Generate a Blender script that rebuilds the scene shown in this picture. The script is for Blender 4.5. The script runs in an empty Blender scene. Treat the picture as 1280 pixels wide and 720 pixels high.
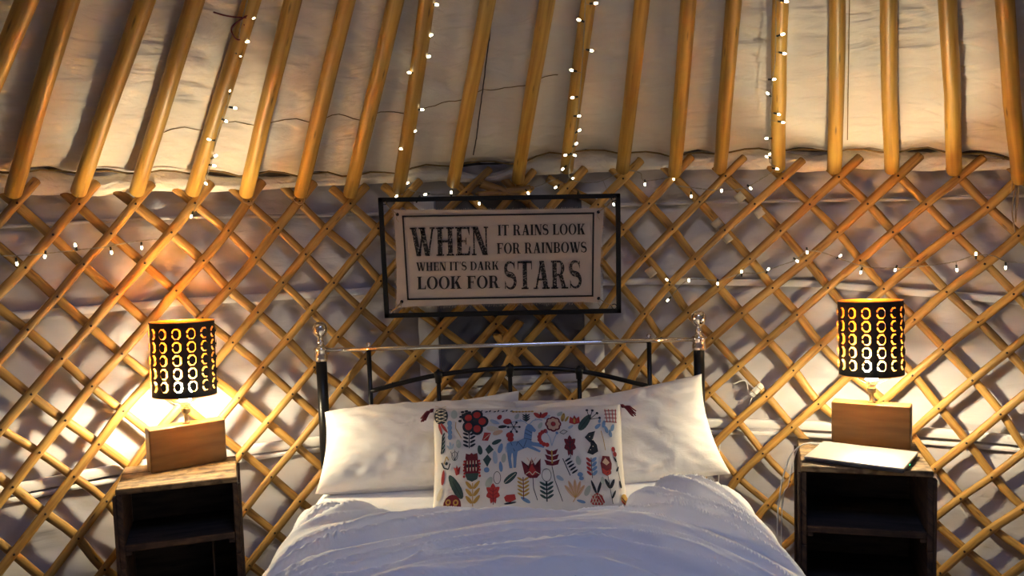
import bpy, math, random
from mathutils import Vector, Matrix, noise
from math import sin, cos, pi, sqrt, atan2

# ------------------------------------------------------------------ camera, sky, exposure
scene = bpy.context.scene
col = scene.collection
CAMZ = 1.5
cam_d = bpy.data.cameras.new('camera')
cam_d.sensor_fit = 'HORIZONTAL'; cam_d.sensor_width = 36.0
cam_d.lens = 1150.0 / 1280.0 * 36.0
cam_d.clip_start = 0.02
cam = bpy.data.objects.new('camera', cam_d); col.objects.link(cam)
cam.matrix_world = (Matrix.Translation((0, 0, CAMZ)) @ Matrix.Rotation(pi / 2 - 0.085, 4, 'X')
                    @ Matrix.Rotation(-0.030, 4, 'Z'))
scene.camera = cam

world = bpy.data.worlds.new('dusk_sky'); scene.world = world
world.use_nodes = True
bg = world.node_tree.nodes['Background']
bg.inputs['Color'].default_value = (0.36, 0.51, 1.0, 1)
bg.inputs['Strength'].default_value = 7.8

scene.view_settings.view_transform = 'Standard'
scene.view_settings.look = 'None'
scene.view_settings.gamma = 1.0
scene.view_settings.use_curve_mapping = False
scene.view_settings.exposure = 0.0
scene.cycles.sample_clamp_indirect = 120.0   # keep the light that bounces inside the copper shades
BULB_POWER = 1200.0                      # radiance of the frosted lamp bulbs
LED_POWER = 12.0                        # radiance of the tiny fairy-light bulbs
rnd = random.Random(7)

# the round tent: centre of its floor, radius of its trellis wall
OX, OY, RW = 0.26, 0.92, 2.65
PITCH = 0.65                            # rise of the roof poles per metre run
RCROWN = 0.55

# ------------------------------------------------------------------ helpers
class MB:
    def __init__(s): s.v = []; s.f = []; s.uv = []; s.sm = []
    def face(s, idx, uv=None, smooth=True):
        s.f.append(tuple(idx)); s.uv.append(uv or [(0, 0)] * len(idx)); s.sm.append(smooth)
    def grid(s, P, closed_u=False, uvs=None, smooth=True):
        """P[i][j] points"""
        n = len(P); m = len(P[0]); b = len(s.v)
        for r in P:
            s.v.extend([tuple(p) for p in r])
        for i in range(n - 1 + (1 if closed_u else 0)):
            for j in range(m - 1):
                i2 = (i + 1) % n
                uv = None
                if uvs: uv = [uvs[i][j], uvs[i2][j], uvs[i2][j + 1], uvs[i][j + 1]]
                s.face((b + i * m + j, b + i2 * m + j, b + i2 * m + j + 1, b + i * m + j + 1), uv, smooth)
        return b
    def tube(s, pts, rad, n=8, nrm=None, rt=None, cap=True, rnd_end=0.0):
        """round (or, with nrm and rt, flattened) rod along pts; rad number or list"""
        pts = [Vector(p) for p in pts]; m = len(pts)
        rads = rad if isinstance(rad, (list, tuple)) else [rad] * m
        rts = rt if isinstance(rt, (list, tuple)) else [rt] * m
        b = len(s.v); L = 0; rings = []; Ls = []
        prevN = None
        for i, p in enumerate(pts):
            t = (pts[min(i + 1, m - 1)] - pts[max(i - 1, 0)])
            if t.length < 1e-9: t = Vector((0, 0, 1))
            t.normalize()
            if nrm is not None: N = Vector(nrm[i] if isinstance(nrm, list) else nrm)
            elif prevN is not None: N = prevN
            else: N = Vector((0, 0, 1)) if abs(t.z) < 0.9 else Vector((0, 1, 0))
            N = (N - t * N.dot(t))
            if N.length < 1e-6: N = t.orthogonal()
            N.normalize(); prevN = N
            B = t.cross(N)
            if i: L += (pts[i] - pts[i - 1]).length
            Ls.append(L)
            rings.append((p, B, N, t))
        def ring(p, B, N, rw, rr):
            for k in range(n):
                a = 2 * pi * k / n
                s.v.append(tuple(p + B * (cos(a) * rw) + N * (sin(a) * rr)))
        seq = []
        if rnd_end:
            p, B, N, t = rings[0]; seq.append((p - t * rnd_end, B, N, .55, -rnd_end))
        for i in range(m): seq.append((rings[i][0], rings[i][1], rings[i][2], 1.0, Ls[i]))
        if rnd_end:
            p, B, N, t = rings[-1]; seq.append((p + t * rnd_end, B, N, .55, L + rnd_end))
        for q, (p, B, N, sc, l) in enumerate(seq):
            i = min(max(q - (1 if rnd_end else 0), 0), m - 1)
            rw = rads[i] * sc; rr = (rts[i] if rts[i] is not None else rads[i]) * sc
            ring(p, B, N, rw, rr)
        for q in range(len(seq) - 1):
            for k in range(n):
                k2 = (k + 1) % n
                u0, u1 = seq[q][4], seq[q + 1][4]
                s.face((b + q * n + k, b + q * n + k2, b + (q + 1) * n + k2, b + (q + 1) * n + k),
                       [(u0, k / n), (u0, (k + 1) / n), (u1, (k + 1) / n), (u1, k / n)])
        if cap:
            e = b + (len(seq) - 1) * n
            s.face([b + k for k in range(n)][::-1], [(0.01 * cos(k), .01 * sin(k)) for k in range(n)], False)
            s.face([e + k for k in range(n)], [(0.01 * cos(k), .01 * sin(k)) for k in range(n)], False)
        return s
    def box(s, c, size, rz=0, mat=None, bev=0.0):
        """box with chamfered edges; uv in metres along the longest side"""
        hx, hy, hz = [q / 2 for q in size]
        M = mat if mat is not None else Matrix.Translation(c) @ Matrix.Rotation(rz, 4, 'Z')
        b0 = min(bev, hx * .8, hy * .8, hz * .8)
        if b0 <= 0:
            vs = [(x, y, z) for x in (-hx, hx) for y in (-hy, hy) for z in (-hz, hz)]
            fs = [(0, 1, 3, 2), (4, 6, 7, 5), (0, 4, 5, 1), (2, 3, 7, 6), (0, 2, 6, 4), (1, 5, 7, 3)]
        else:
            vs = []; fs = []; ix = {}
            for sx in (-1, 1):
                for sy in (-1, 1):
                    for sz in (-1, 1):
                        for ax in range(3):
                            h = [hx - b0, hy - b0, hz - b0]; h[ax] += b0
                            ix[(sx, sy, sz, ax)] = len(vs); vs.append((sx * h[0], sy * h[1], sz * h[2]))
            S = (-1, 1)
            for a in S:
                fs.append([ix[(a, y, z, 0)] for y, z in ((-1, -1), (1, -1), (1, 1), (-1, 1))][::a])
                fs.append([ix[(x, a, z, 1)] for x, z in ((-1, -1), (-1, 1), (1, 1), (1, -1))][::a])
                fs.append([ix[(x, y, a, 2)] for x, y in ((-1, -1), (1, -1), (1, 1), (-1, 1))][::a])
            for a in S:
                for c2 in S:
                    q = [ix[(a, c2, -1, 0)], ix[(a, c2, 1, 0)], ix[(a, c2, 1, 1)], ix[(a, c2, -1, 1)]]; fs.append(q[::-a * c2])
                    q = [ix[(a, -1, c2, 0)], ix[(a, 1, c2, 0)], ix[(a, 1, c2, 2)], ix[(a, -1, c2, 2)]]; fs.append(q[::a * c2])
                    q = [ix[(-1, a, c2, 1)], ix[(1, a, c2, 1)], ix[(1, a, c2, 2)], ix[(-1, a, c2, 2)]]; fs.append(q[::-a * c2])
                    for d in S:
                        q = [ix[(a, c2, d, 0)], ix[(a, c2, d, 1)], ix[(a, c2, d, 2)]]; fs.append(q[::a * c2 * d])
        b = len(s.v)
        lx = 0 if hx >= max(hy, hz) else (1 if hy >= hz else 2)
        for p in vs: s.v.append(tuple(M @ Vector(p)))
        for fc in fs:
            uv = []
            for i in fc:
                p = vs[i]; o = [p[k] for k in range(3) if k != lx]
                uv.append((p[lx] + .37 * len(s.f) * 0, (o[0] + o[1]) * 1.0))
            s.face([b + i for i in fc], uv, False)
        return s
    def lathe(s, prof, c=(0, 0, 0), n=24, mat=None):
        """prof: list of (r, z)"""
        P = []
        for k in range(n):
            a = 2 * pi * k / n
            r = [Vector((max(q[0], 1e-5) * cos(a), max(q[0], 1e-5) * sin(a), q[1])) for q in prof]
            r = [(mat @ p) if mat is not None else p + Vector(c) for p in r]
            P.append(r)
        s.grid(P, closed_u=True)
        return s
    def sphere(s, c, r, n=12, m=8, sc=(1, 1, 1)):
        P = []
        for k in range(n):
            a = 2 * pi * k / n
            P.append([Vector((c[0] + sc[0] * r * sin(pi * j / m) * cos(a), c[1] + sc[1] * r * sin(pi * j / m) * sin(a),
                              c[2] - sc[2] * r * cos(pi * j / m))) for j in range(m + 1)])
        s.grid(P, closed_u=True); return s
    def poly(s, pts3, smooth=False):
        b = len(s.v); s.v.extend([tuple(p) for p in pts3]); s.face(range(b, b + len(pts3)), None, smooth)
    def shift(s, d):
        s.v = [(p[0] + d[0], p[1] + d[1], p[2] + d[2]) for p in s.v]; return s
    def xf(s, M):
        s.v = [tuple(M @ Vector(p)) for p in s.v]; return s

def mesh_of(name, mb):
    me = bpy.data.meshes.new(name)
    me.from_pydata(mb.v, [], mb.f)
    ul = me.uv_layers.new(name='UVMap')
    flat = [c for uv in mb.uv for q in uv for c in q]
    ul.data.foreach_set('uv', flat)
    me.polygons.foreach_set('use_smooth', mb.sm)
    me.update(); return me
def obj(name, mb, mat, parent=None, world=False):
    """one mesh object; world=True: vertices were given in room coordinates"""
    if world and parent is not None:
        d = Vector(); p = parent
        while p is not None: d += p.location; p = p.parent
        mb.shift(-d)
    me = mesh_of(name, mb) if isinstance(mb, MB) else mb
    if mat is not None and not me.materials: me.materials.append(mat)
    o = bpy.data.objects.new(name, me); col.objects.link(o)
    if parent is not None: o.parent = parent
    return o
def tag(o, label=None, cat=None, group=None, kind=None):
    if label: o['label'] = label
    if cat: o['category'] = cat
    if group: o['group'] = group
    if kind: o['kind'] = kind
    return o
def thing(name, label, cat, loc=(0, 0, 0), rotz=0, group=None):
    o = bpy.data.objects.new(name, None); col.objects.link(o)
    o.empty_display_size = .05; o.location = loc; o.rotation_euler = (0, 0, rotz)
    return tag(o, label, cat, group)
def setting(name, label=None, loc=(0, 0, 0)):
    o = bpy.data.objects.new(name, None); col.objects.link(o)
    o.empty_display_size = .05; o.location = loc
    return tag(o, label, None, None, 'structure')
def cyl(a, r, z): return Vector((OX + r * sin(a), OY + r * cos(a), z))
def rad(a): return Vector((sin(a), cos(a), 0))
def sstep(a, b, x):
    t = min(max((x - a) / (b - a), 0), 1); return t * t * (3 - 2 * t)
def nz(x, y, z=0.0): return noise.noise(Vector((x, y, z)))
def interp(tab, x):
    if x <= tab[0][0]: return tab[0][1]
    for (x0, y0), (x1, y1) in zip(tab, tab[1:]):
        if x <= x1: return y0 + (y1 - y0) * (x - x0) / (x1 - x0)
    return tab[-1][1]
def catmull(pts, k=6):
    pts = [Vector(p) for p in pts]; out = []
    for i in range(len(pts) - 1):
        p0 = pts[max(i - 1, 0)]; p1 = pts[i]; p2 = pts[i + 1]; p3 = pts[min(i + 2, len(pts) - 1)]
        for q in range(k):
            t = q / k
            out.append(.5 * ((2 * p1) + (p2 - p0) * t + (2 * p0 - 5 * p1 + 4 * p2 - p3) * t * t + (3 * p1 - p0 - 3 * p2 + p3) * t ** 3))
    out.append(pts[-1]); return out

# ------------------------------------------------------------------ materials
def new_mat(name):
    m = bpy.data.materials.new(name); m.use_nodes = True
    nt = m.node_tree; return m, nt, nt.nodes['Principled BSDF']
def plain(name, c, rough=.5, metal=0.0, spec=.5, coat=0.0):
    m, nt, b = new_mat(name)
    b.inputs['Base Color'].default_value = (*c, 1); b.inputs['Roughness'].default_value = rough
    b.inputs['Metallic'].default_value = metal; b.inputs['Specular IOR Level'].default_value = spec
    b.inputs['Coat Weight'].default_value = coat
    return m
def ramp_node(nt, fac, stops):
    r = nt.nodes.new('ShaderNodeValToRGB'); e = r.color_ramp.elements
    while len(e) < len(stops): e.new(.5)
    for q, (p, c) in zip(e, stops): q.position = p; q.color = (*c, 1)
    nt.links.new(fac, r.inputs[0]); return r
def wood(name, light, dark, rough=.5, su=2.0, sv=14.0, knots=True, bump=.15, worn=0.0, coat=0.0):
    """grain along the u of the rod or board, a little different on each object"""
    m, nt, b = new_mat(name); N = nt.nodes; L = nt.links
    tc = N.new('ShaderNodeTexCoord'); oi = N.new('ShaderNodeObjectInfo')
    mp = N.new('ShaderNodeMapping'); mp.inputs['Scale'].default_value = (su, sv, 1)
    L.new(tc.outputs['UV'], mp.inputs[0])
    vm = N.new('ShaderNodeVectorMath'); vm.operation = 'ADD'
    cx = N.new('ShaderNodeCombineXYZ')
    mul = N.new('ShaderNodeMath'); mul.operation = 'MULTIPLY'; mul.inputs[1].default_value = 37.0
    L.new(oi.outputs['Random'], mul.inputs[0]); L.new(mul.outputs[0], cx.inputs[2]); L.new(mul.outputs[0], cx.inputs[0])
    L.new(mp.outputs[0], vm.inputs[0]); L.new(cx.outputs[0], vm.inputs[1])
    n1 = N.new('ShaderNodeTexNoise'); n1.inputs['Scale'].default_value = 2.0; n1.inputs['Detail'].default_value = 6
    L.new(vm.outputs[0], n1.inputs['Vector'])
    r = ramp_node(nt, n1.outputs[0], [(.34, dark), (.58, light), (.85, tuple(min(1, c * 1.18) for c in light))])
    cout = r.outputs[0]
    if knots:
        mk = N.new('ShaderNodeMapping'); mk.inputs['Scale'].default_value = (7, 2.2, 1); L.new(vm.outputs[0], mk.inputs[0])
        vo = N.new('ShaderNodeTexVoronoi'); vo.inputs['Scale'].default_value = .55; L.new(mk.outputs[0], vo.inputs['Vector'])
        kr = ramp_node(nt, vo.outputs['Distance'], [(0.05, (.22, .22, .22)), (.16, (1, 1, 1))])
        mx = N.new('ShaderNodeMix'); mx.data_type = 'RGBA'; mx.blend_type = 'MULTIPLY'; mx.inputs[0].default_value = .8
        L.new(cout, mx.inputs[6]); L.new(kr.outputs[0], mx.inputs[7]); cout = mx.outputs[2]
    if worn:
        nw = N.new('ShaderNodeTexNoise'); nw.inputs['Scale'].default_value = 34; nw.inputs['Detail'].default_value = 8
        L.new(tc.outputs['Object'], nw.inputs['Vector'])
        wr = ramp_node(nt, nw.outputs[0], [(.38, (.25, .22, .2)), (.55, (1, 1, 1))])
        mx = N.new('ShaderNodeMix'); mx.data_type = 'RGBA'; mx.blend_type = 'MULTIPLY'; mx.inputs[0].default_value = worn
        L.new(cout, mx.inputs[6]); L.new(wr.outputs[0], mx.inputs[7]); cout = mx.outputs[2]
    hs = N.new('ShaderNodeHueSaturation'); mr = N.new('ShaderNodeMapRange')
    mr.inputs[3].default_value = .82; mr.inputs[4].default_value = 1.15
    L.new(oi.outputs['Random'], mr.inputs[0]); L.new(mr.outputs[0], hs.inputs['Value']); L.new(cout, hs.inputs['Color'])
    L.new(hs.outputs[0], b.inputs['Base Color'])
    bp = N.new('ShaderNodeBump'); bp.inputs['Strength'].default_value = bump; bp.inputs['Distance'].default_value = .004
    L.new(n1.outputs[0], bp.inputs['Height']); L.new(bp.outputs[0], b.inputs['Normal'])
    b.inputs['Roughness'].default_value = rough; b.inputs['Coat Weight'].default_value = coat
    b.inputs['Coat Roughness'].default_value = .25
    return m
def cloth(name, c, scale=(6, 6, 6), bump=.25, dist=.01, rough=.75, sheen=.15, weave=0, spec=.3, var=.06):
    """fabric with fine creases (bump only)"""
    m, nt, b = new_mat(name); N = nt.nodes; L = nt.links
    tc = N.new('ShaderNodeTexCoord'); mp = N.new('ShaderNodeMapping'); mp.inputs['Scale'].default_value = scale
    L.new(tc.outputs['UV' if weave == 2 else 'Object'], mp.inputs[0])
    n1 = N.new('ShaderNodeTexNoise'); n1.inputs['Scale'].default_value = 1; n1.inputs['Detail'].default_value = 5
    n1.inputs['Distortion'].default_value = .6
    L.new(mp.outputs[0], n1.inputs['Vector'])
    h = n1.outputs[0]
    bp = N.new('ShaderNodeBump'); bp.inputs['Strength'].default_value = bump; bp.inputs['Distance'].default_value = dist
    L.new(h, bp.inputs['Height'])
    last = bp
    if weave == 1:
        n2 = N.new('ShaderNodeTexNoise'); n2.inputs['Scale'].default_value = 420; L.new(tc.outputs['Object'], n2.inputs['Vector'])
        b2 = N.new('ShaderNodeBump'); b2.inputs['Strength'].default_value = .35; b2.inputs['Distance'].default_value = .001
        L.new(n2.outputs[0], b2.inputs['Height']); L.new(bp.outputs[0], b2.inputs['Normal']); last = b2
    L.new(last.outputs[0], b.inputs['Normal'])
    n3 = N.new('ShaderNodeTexNoise'); n3.inputs['Scale'].default_value = 3.5; n3.inputs['Detail'].default_value = 3
    L.new(tc.outputs['Object'], n3.inputs['Vector'])
    r = ramp_node(nt, n3.outputs[0], [(.3, tuple(q * (1 - var) for q in c)), (.7, tuple(min(1, q * (1 + var * .6)) for q in c))])
    L.new(r.outputs[0], b.inputs['Base Color'])
    b.inputs['Roughness'].default_value = rough; b.inputs['Sheen Weight'].default_value = sheen
    b.inputs['Specular IOR Level'].default_value = spec
    return m
def glow(name, c, s):
    m, nt, b = new_mat(name); nt.nodes.remove(b)
    e = nt.nodes.new('ShaderNodeEmission'); e.inputs[0].default_value = (*c, 1); e.inputs[1].default_value = s
    nt.links.new(e.outputs[0], nt.nodes['Material Output'].inputs[0]); return m

M_POLE = wood('golden_pole_wood', (.56, .335, .06), (.38, .20, .032), .48, 1.4, 5.0, coat=.08)
M_LATH = wood('coppice_lath_wood', (.50, .285, .070), (.29, .145, .035), .5, 2.2, 3.5)
M_END = plain('cut_wood_end', (.42, .27, .10), .7)
M_NAIL = plain('dark_nail', (.045, .025, .015), .5, .4)
M_TAPE = plain('binding_tape', (.55, .48, .36), .6)
M_WALLF = cloth('wall_lining_satin', (.53, .50, .525), (5, 5, 16), .45, .012, .5, .1, var=.05, spec=.45)
M_ROOFF = cloth('roof_lining_satin', (.68, .64, .58), (4, 4, 24), .9, .02, .48, .1, var=.05, spec=.45)
M_HEM = cloth('gathered_hem_cotton', (.80, .75, .66), (22, 22, 40), .6, .012, .7)
M_WEB = cloth('webbing_band', (.74, .73, .74), (60, 60, 60), .2, .003, .7)
M_ROPE = plain('dark_gold_cord', (.20, .13, .04), .7)
M_SEAM = plain('seam_and_gap_shade', (.05, .045, .045), .8)
M_FLOOR = wood('floor_board', (.30, .19, .10), (.18, .11, .06), .45, 2, 18)
M_BLACK = plain('black_paint', (.006, .006, .007), .30, 0, .35)
M_CHROME = plain('polished_chrome', (.82, .80, .77), .06, 1.0)
M_STEEL = plain('dull_steel', (.22, .21, .19), .32, .9)
M_LINEN = cloth('white_cotton', (.87, .86, .88), (24, 34, 24), .35, .005, .8, .2, weave=0, var=.02)
M_PILLOW = cloth('pillow_cotton', (.82, .79, .77), (13, 20, 13), .6, .008, .8, .2, var=.03)
M_CUSH = cloth('natural_linen', (.76, .72, .66), (40, 40, 40), .25, .002, .85, .15, weave=1, var=.03)
M_CANVAS = cloth('sign_canvas', (.50, .41, .345), (30, 30, 30), .2, .002, .9, .1, weave=1, var=.05)
M_IRON = plain('sign_frame_iron', (.008, .008, .008), .55, 0, .25)
M_JUTE = plain('jute_twine', (.36, .26, .15), .9)
M_COPPER = plain('copper_lining', (1.0, .51, .13), .28, 1.0)
M_SHADE = plain('black_shade_card', (.010, .009, .009), .6)
M_BLOCK = wood('oiled_pine_block', (.19, .10, .028), (.14, .07, .018), .45, 3.0, 22, knots=False, bump=.08)
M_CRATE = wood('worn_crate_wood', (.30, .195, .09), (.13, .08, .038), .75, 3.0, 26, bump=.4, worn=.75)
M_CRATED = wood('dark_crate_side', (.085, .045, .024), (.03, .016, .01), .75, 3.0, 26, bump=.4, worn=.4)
M_CRATEI = wood('shaded_crate_inside', (.055, .04, .035), (.02, .015, .013), .8, 3.0, 20, bump=.3)  # shade inside the crates is put into this dark colour
M_ALU = plain('silver_laptop_lid', (.40, .39, .38), .42, .3)
M_ALUD = plain('dark_laptop_base', (.05, .05, .055), .5, .3)
M_WHITEP = plain('white_plastic', (.78, .77, .74), .4)
M_GREEN = glow('green_status_light', (.05, 1.0, .3), 3.0)
M_GREY = plain('grey_print', (.38, .38, .38), .5)
M_RED = plain('dark_red_wire', (.16, .012, .012), .6)
M_WIRE = plain('clear_lead_wire', (.30, .27, .20), .35)
M_LEDB = plain('dark_green_led_socket', (.03, .035, .025), .5)
M_LED = glow('warm_led', (1.0, .84, .52), LED_POWER)
M_BULB = glow('lit_frosted_bulb', (1.0, .86, .56), BULB_POWER)
M_PANE = plain('dusk_vinyl_pane', (.12, .125, .15), .12, 0, .6, coat=.5)
M_BLUE = plain('light_blue_fleece', (.10, .28, .62), .8)

# ------------------------------------------------------------------ measured build of the tent frame
# roof poles: bearing of the foot, height of the foot, sideways offset of the head at the crown
POLES = [(-0.7511, 1.587, -0.118), (-0.6786, 1.589, -0.018), (-0.6101, 1.587, -0.043), (-0.5409, 1.584, -0.009), (-0.4718, 1.575, -0.058), (-0.3988, 1.571, -0.03), (-0.3302, 1.567, -0.01), (-0.2609, 1.577, -0.109), (-0.1821, 1.596, 0.009), (-0.0873, 1.602, 0.014), (-0.0154, 1.636, 0.005), (0.0662, 1.629, 0.007), (0.141, 1.608, -0.015), (0.2057, 1.617, 0.023), (0.2865, 1.615, -0.022), (0.3615, 1.601, -0.006), (0.4357, 1.592, 0.005), (0.5124, 1.578, -0.01), (0.5888, 1.54, 0.001)]
# trellis: bearing of crossing k,r = A0 + k*DA - r*DA/2, height Z0 - r*DZ; RES = where the hand-tied crossings stray
A0, DA, Z0, DZ, NROW = -0.7505, 0.07356, 1.5716, 0.10153, 15
RES = [(1,0,0.0,-0.15),(1,1,0.09,-0.05),(1,2,0.14,-0.02),(2,0,-0.13,-0.18),(2,1,-0.02,-0.07),(2,2,0.0,0.0),(2,4,0.09,0.09),(3,0,-0.13,-0.19),(3,1,-0.01,-0.11),(3,2,0.0,-0.11),(3,4,0.06,-0.01),(3,5,0.09,0.07),(4,0,-0.19,-0.18),(4,1,-0.0,-0.13),(4,2,0.01,-0.13),(4,3,0.01,-0.05),(4,4,0.0,-0.13),(4,5,0.03,0.0),(4,6,-0.02,0.06),(4,7,0.07,0.1),(4,9,0.21,0.35),(5,0,-0.24,-0.2),(5,1,-0.13,-0.08),(5,2,-0.07,-0.11),(5,3,-0.09,-0.18),(5,4,-0.11,-0.07),(5,7,-0.02,0.13),(5,9,0.12,0.27),(5,10,0.14,0.26),(6,0,-0.28,-0.36),(6,1,-0.27,-0.22),(6,2,-0.16,-0.03),(6,3,-0.11,-0.01),(6,4,-0.11,-0.0),(6,5,-0.07,0.0),(7,1,-0.28,-0.26),(7,2,-0.13,-0.11),(7,3,-0.17,-0.2),(7,4,-0.07,-0.09),(7,5,-0.06,-0.06),(7,6,-0.06,0.05),(7,7,-0.02,0.04),(8,3,-0.3,-0.2),(8,4,-0.14,-0.14),(8,5,-0.13,-0.14),(8,6,-0.13,-0.27),(8,7,-0.01,-0.04),(8,9,-0.01,0.06),(9,5,-0.15,-0.07),(9,6,-0.12,0.01),(9,7,-0.08,0.04),(12,1,0.13,0.35),(12,2,0.12,0.44),(13,0,0.09,0.3),(13,1,0.11,0.41),(13,2,0.08,0.42),(13,3,0.0,0.39),(14,0,0.18,0.1),(14,1,0.18,0.23),(14,2,0.08,0.31),(14,3,-0.03,0.2),(15,0,0.2,0.09),(15,1,0.17,0.17),(15,2,0.12,0.27),(16,0,0.24,0.06),(16,1,0.22,0.14),(16,2,0.2,0.14),(16,3,0.13,0.1),(16,4,-0.03,0.11),(16,5,-0.11,0.21),(16,6,-0.19,0.25),(16,7,-0.21,0.33),(17,0,0.26,-0.08),(17,1,0.21,0.06),(17,2,0.15,0.1),(17,3,0.07,0.12),(17,4,-0.02,0.13),(17,5,-0.06,0.16),(17,6,-0.12,0.16),(17,7,-0.2,0.21),(17,8,-0.28,0.16),(18,1,0.21,-0.16),(18,2,0.15,0.07),(18,3,0.06,0.11),(18,4,-0.05,0.11),(18,6,-0.15,-0.02),(18,7,-0.14,0.12),(18,8,-0.12,0.04),(18,9,-0.21,0.1),(19,3,0.21,-0.03),(19,4,0.03,-0.0),(19,5,0.04,0.02),(19,8,-0.2,-0.26),(19,9,-0.17,-0.06),(19,10,-0.25,-0.17),(20,5,0.1,-0.0),(20,6,-0.02,0.0),(20,7,0.01,0.07),(20,8,-0.0,0.06),(21,7,0.01,-0.01),(21,8,-0.08,-0.11),(22,9,-0.07,-0.22),(22,10,-0.1,-0.27),(23,10,-0.19,-0.4),(23,11,-0.19,-0.18)]
def node(k, r):
    sw = 1e-3; sa = sz = 0.0
    for kk, rr, da, dz in RES:
        # compare places on the wall, not indices, so that the stray fades with distance
        dx = (k - r * .5) - (kk - rr * .5); dy = (r - rr) * .55
        w = math.exp(-(dx * dx + dy * dy) / .32)
        sw += w; sa += w * da; sz += w * dz
    a = A0 + k * DA - r * DA / 2 + DA * sa / (sw + .02)
    z = Z0 - r * DZ + DZ * sz / (sw + .02)
    return a, z
pole_z = [(p[0], p[1]) for p in POLES]
def foot_z(a): return interp([(-1.2, 1.585)] + pole_z + [(.75, 1.57), (1.2, 1.585)], a)

# floor of boards
fl = setting('floor', 'wooden board floor of the round tent')
w_ = .16
i = 0
x = OX - 2.72
while x < OX + 2.72:
    xc = x + w_ / 2; half = sqrt(max(2.72 ** 2 - (abs(xc - OX)) ** 2, .01))
    obj('board', MB().box((xc, OY, -.02), (w_ - .004, 2 * half, .04), bev=.003), M_FLOOR, fl)
    x += w_; i += 1

# wall lining: one continuous cloth hung outside the trellis, with slack folds
def wall_r(a, z):
    r = 2.698
    r += .018 * nz(a * 5.5, z * 3.1, 3.0) + .012 * nz(a * 14, z * 9, 9.0)
    # slack horizontal puckers hanging under the seam bands
    for zb in (1.50, 1.19, .66):
        d = zb - z
        if 0 < d < .34:
            r += .012 * math.exp(-d / .10) * nz(a * 34, z * 4, zb * 7) * sstep(0, .02, d)
        r += .007 * math.exp(-(d / .012) ** 2)
    # belly of the slack lining low on the wall
    r -= .022 * sstep(.9, .45, z) * (.5 + nz(a * 9, z * 5, 21.0))
    r += .005 * nz(a * 40, z * 24, 2.2)
    return max(r, 2.656)
angs = []
a = -1.45
while a < 1.3: angs.append(a); a += .0048
zs = [i * .0115 for i in range(0, 153)]
mb = MB(); mb.grid([[cyl(a, wall_r(a, z), z) for z in zs] for a in angs])
wb = obj('wall_back', mb, M_WALLF); tag(wb, 'pale satin lining of the round tent wall behind the trellis', kind='structure')
mb = MB(); a1 = [1.295 + (2 * pi - 2.745) * t / 60 for t in range(61)]
mb.grid([[cyl(a, 2.698, z) for z in (0, .45, .9, 1.35, 1.75)] for a in a1])
wf = obj('wall_front', mb, M_WALLF); tag(wf, 'pale tent lining behind the viewer', kind='structure')
# sewn bands round the lining
def band(name, z, h, a_lo, a_hi, mat, parent, wob=.004, rr=2.672, ph=0):
    mb = MB(); P = []
    a = a_lo
    while a <= a_hi:
        dz = wob * nz(a * 6, ph); r = rr + .003 * nz(a * 11, ph + 4)
        zc = z(a) if callable(z) else z
        P.append([cyl(a, r, zc + dz - h / 2), cyl(a, r - .003, zc + dz - h / 4), cyl(a, r - .003, zc + dz + h / 4), cyl(a, r, zc + dz + h / 2), cyl(a, r + .012, zc + dz + h / 2), cyl(a, r + .012, zc + dz - h / 2)])
        a += .02
    mb.grid(P); return obj(name, mb, mat, parent)
band('webbing_band', lambda a: interp([(-.8, 1.215), (.16, 1.203), (.32, 1.19), (.6, 1.13)], a), .026, -1.3, 1.2, M_WEB, wb)
band('webbing_band', lambda a: interp([(-.8, .67), (0, .64), (.6, .648)], a), .034, -1.3, 1.2, M_WEB, wb, ph=7)
band('webbing_band', lambda a: interp([(-.8, .635), (0, .605), (.6, .61)], a), .016, -1.3, 1.2, M_WEB, wb, ph=11)
band('lining_fold', lambda a: 1.50 + .006 * sin(a * 9), .012, -1.3, 1.2, M_WALLF, wb, rr=2.678, ph=3)

# window sewn into the lining behind the bed head
wn = setting('window_1', 'dark clear vinyl window behind the bed head')
P = []
for i in range(40):
    a = -.205 + .212 * i / 39
    P.append([cyl(a, 2.666 + .003 * nz(a * 30, z * 8, 5), z) for z in [.83 + .72 * j / 50 for j in range(51)]])
mb = MB(); mb.grid(P); obj('pane', mb, M_PANE, wn)
for z, h in ((.835, .030), (.80, .022)):
    band('window_frame', z, h, -.235, .035, M_WEB, wn, wob=.002, rr=2.662)
for a in (-.222, .022):
    mb = MB(); P = []
    for j in range(31):
        z = .80 + .76 * j / 30
        P.append([cyl(a - .014, 2.668, z), cyl(a - .007, 2.662, z), cyl(a + .007, 2.662, z), cyl(a + .014, 2.668, z)])
    mb.grid(P); obj('window_frame', mb, M_WEB, wn)

# ceiling: roof lining laid over the poles
angs = []
a = -pi
while a < pi - 1e-6:
    angs.append(a); a += .006 if -1.25 < a < 1.15 else .06
us = [.009 * i for i in range(111)] + [1.0 + .1 * i for i in range(12)]
pole_a = [p[0] for p in POLES]
def ridged(x, y, z=0):
    return (1 - abs(nz(x, y, z)) * 2.2)
def roof_pt(a, u):
    r = 2.63 - u
    if r < RCROWN: r = RCROWN
    z = foot_z(a) + (2.60 - r) * PITCH + .036 + .056 * math.exp(-max(u, 0) / .11)
    if -1.25 < a < 1.15 and u < 1.05:
        near = min(abs(a - q) for q in pole_a)
        sag = sstep(0, .03, near)
        z += .010 * sag * nz(a * 7, u * 2.0, 1.0)
        z += .024 * sag * nz(a * 6 + 3, u * 26 + a * 14, 4.0) * (.35 + .65 * max(0, nz(a * 5, u * 3, 8.0) + .35))
        z += .005 * nz(a * 16, u * 42, 6.0) + .008 * sag * ridged(a * 9 + 2, u * 60 + a * 25, 12.0) * max(0, nz(a * 8, u * 4, 15.0) + .2)
        z += .014 * sag
    return cyl(a, r, z)
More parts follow.
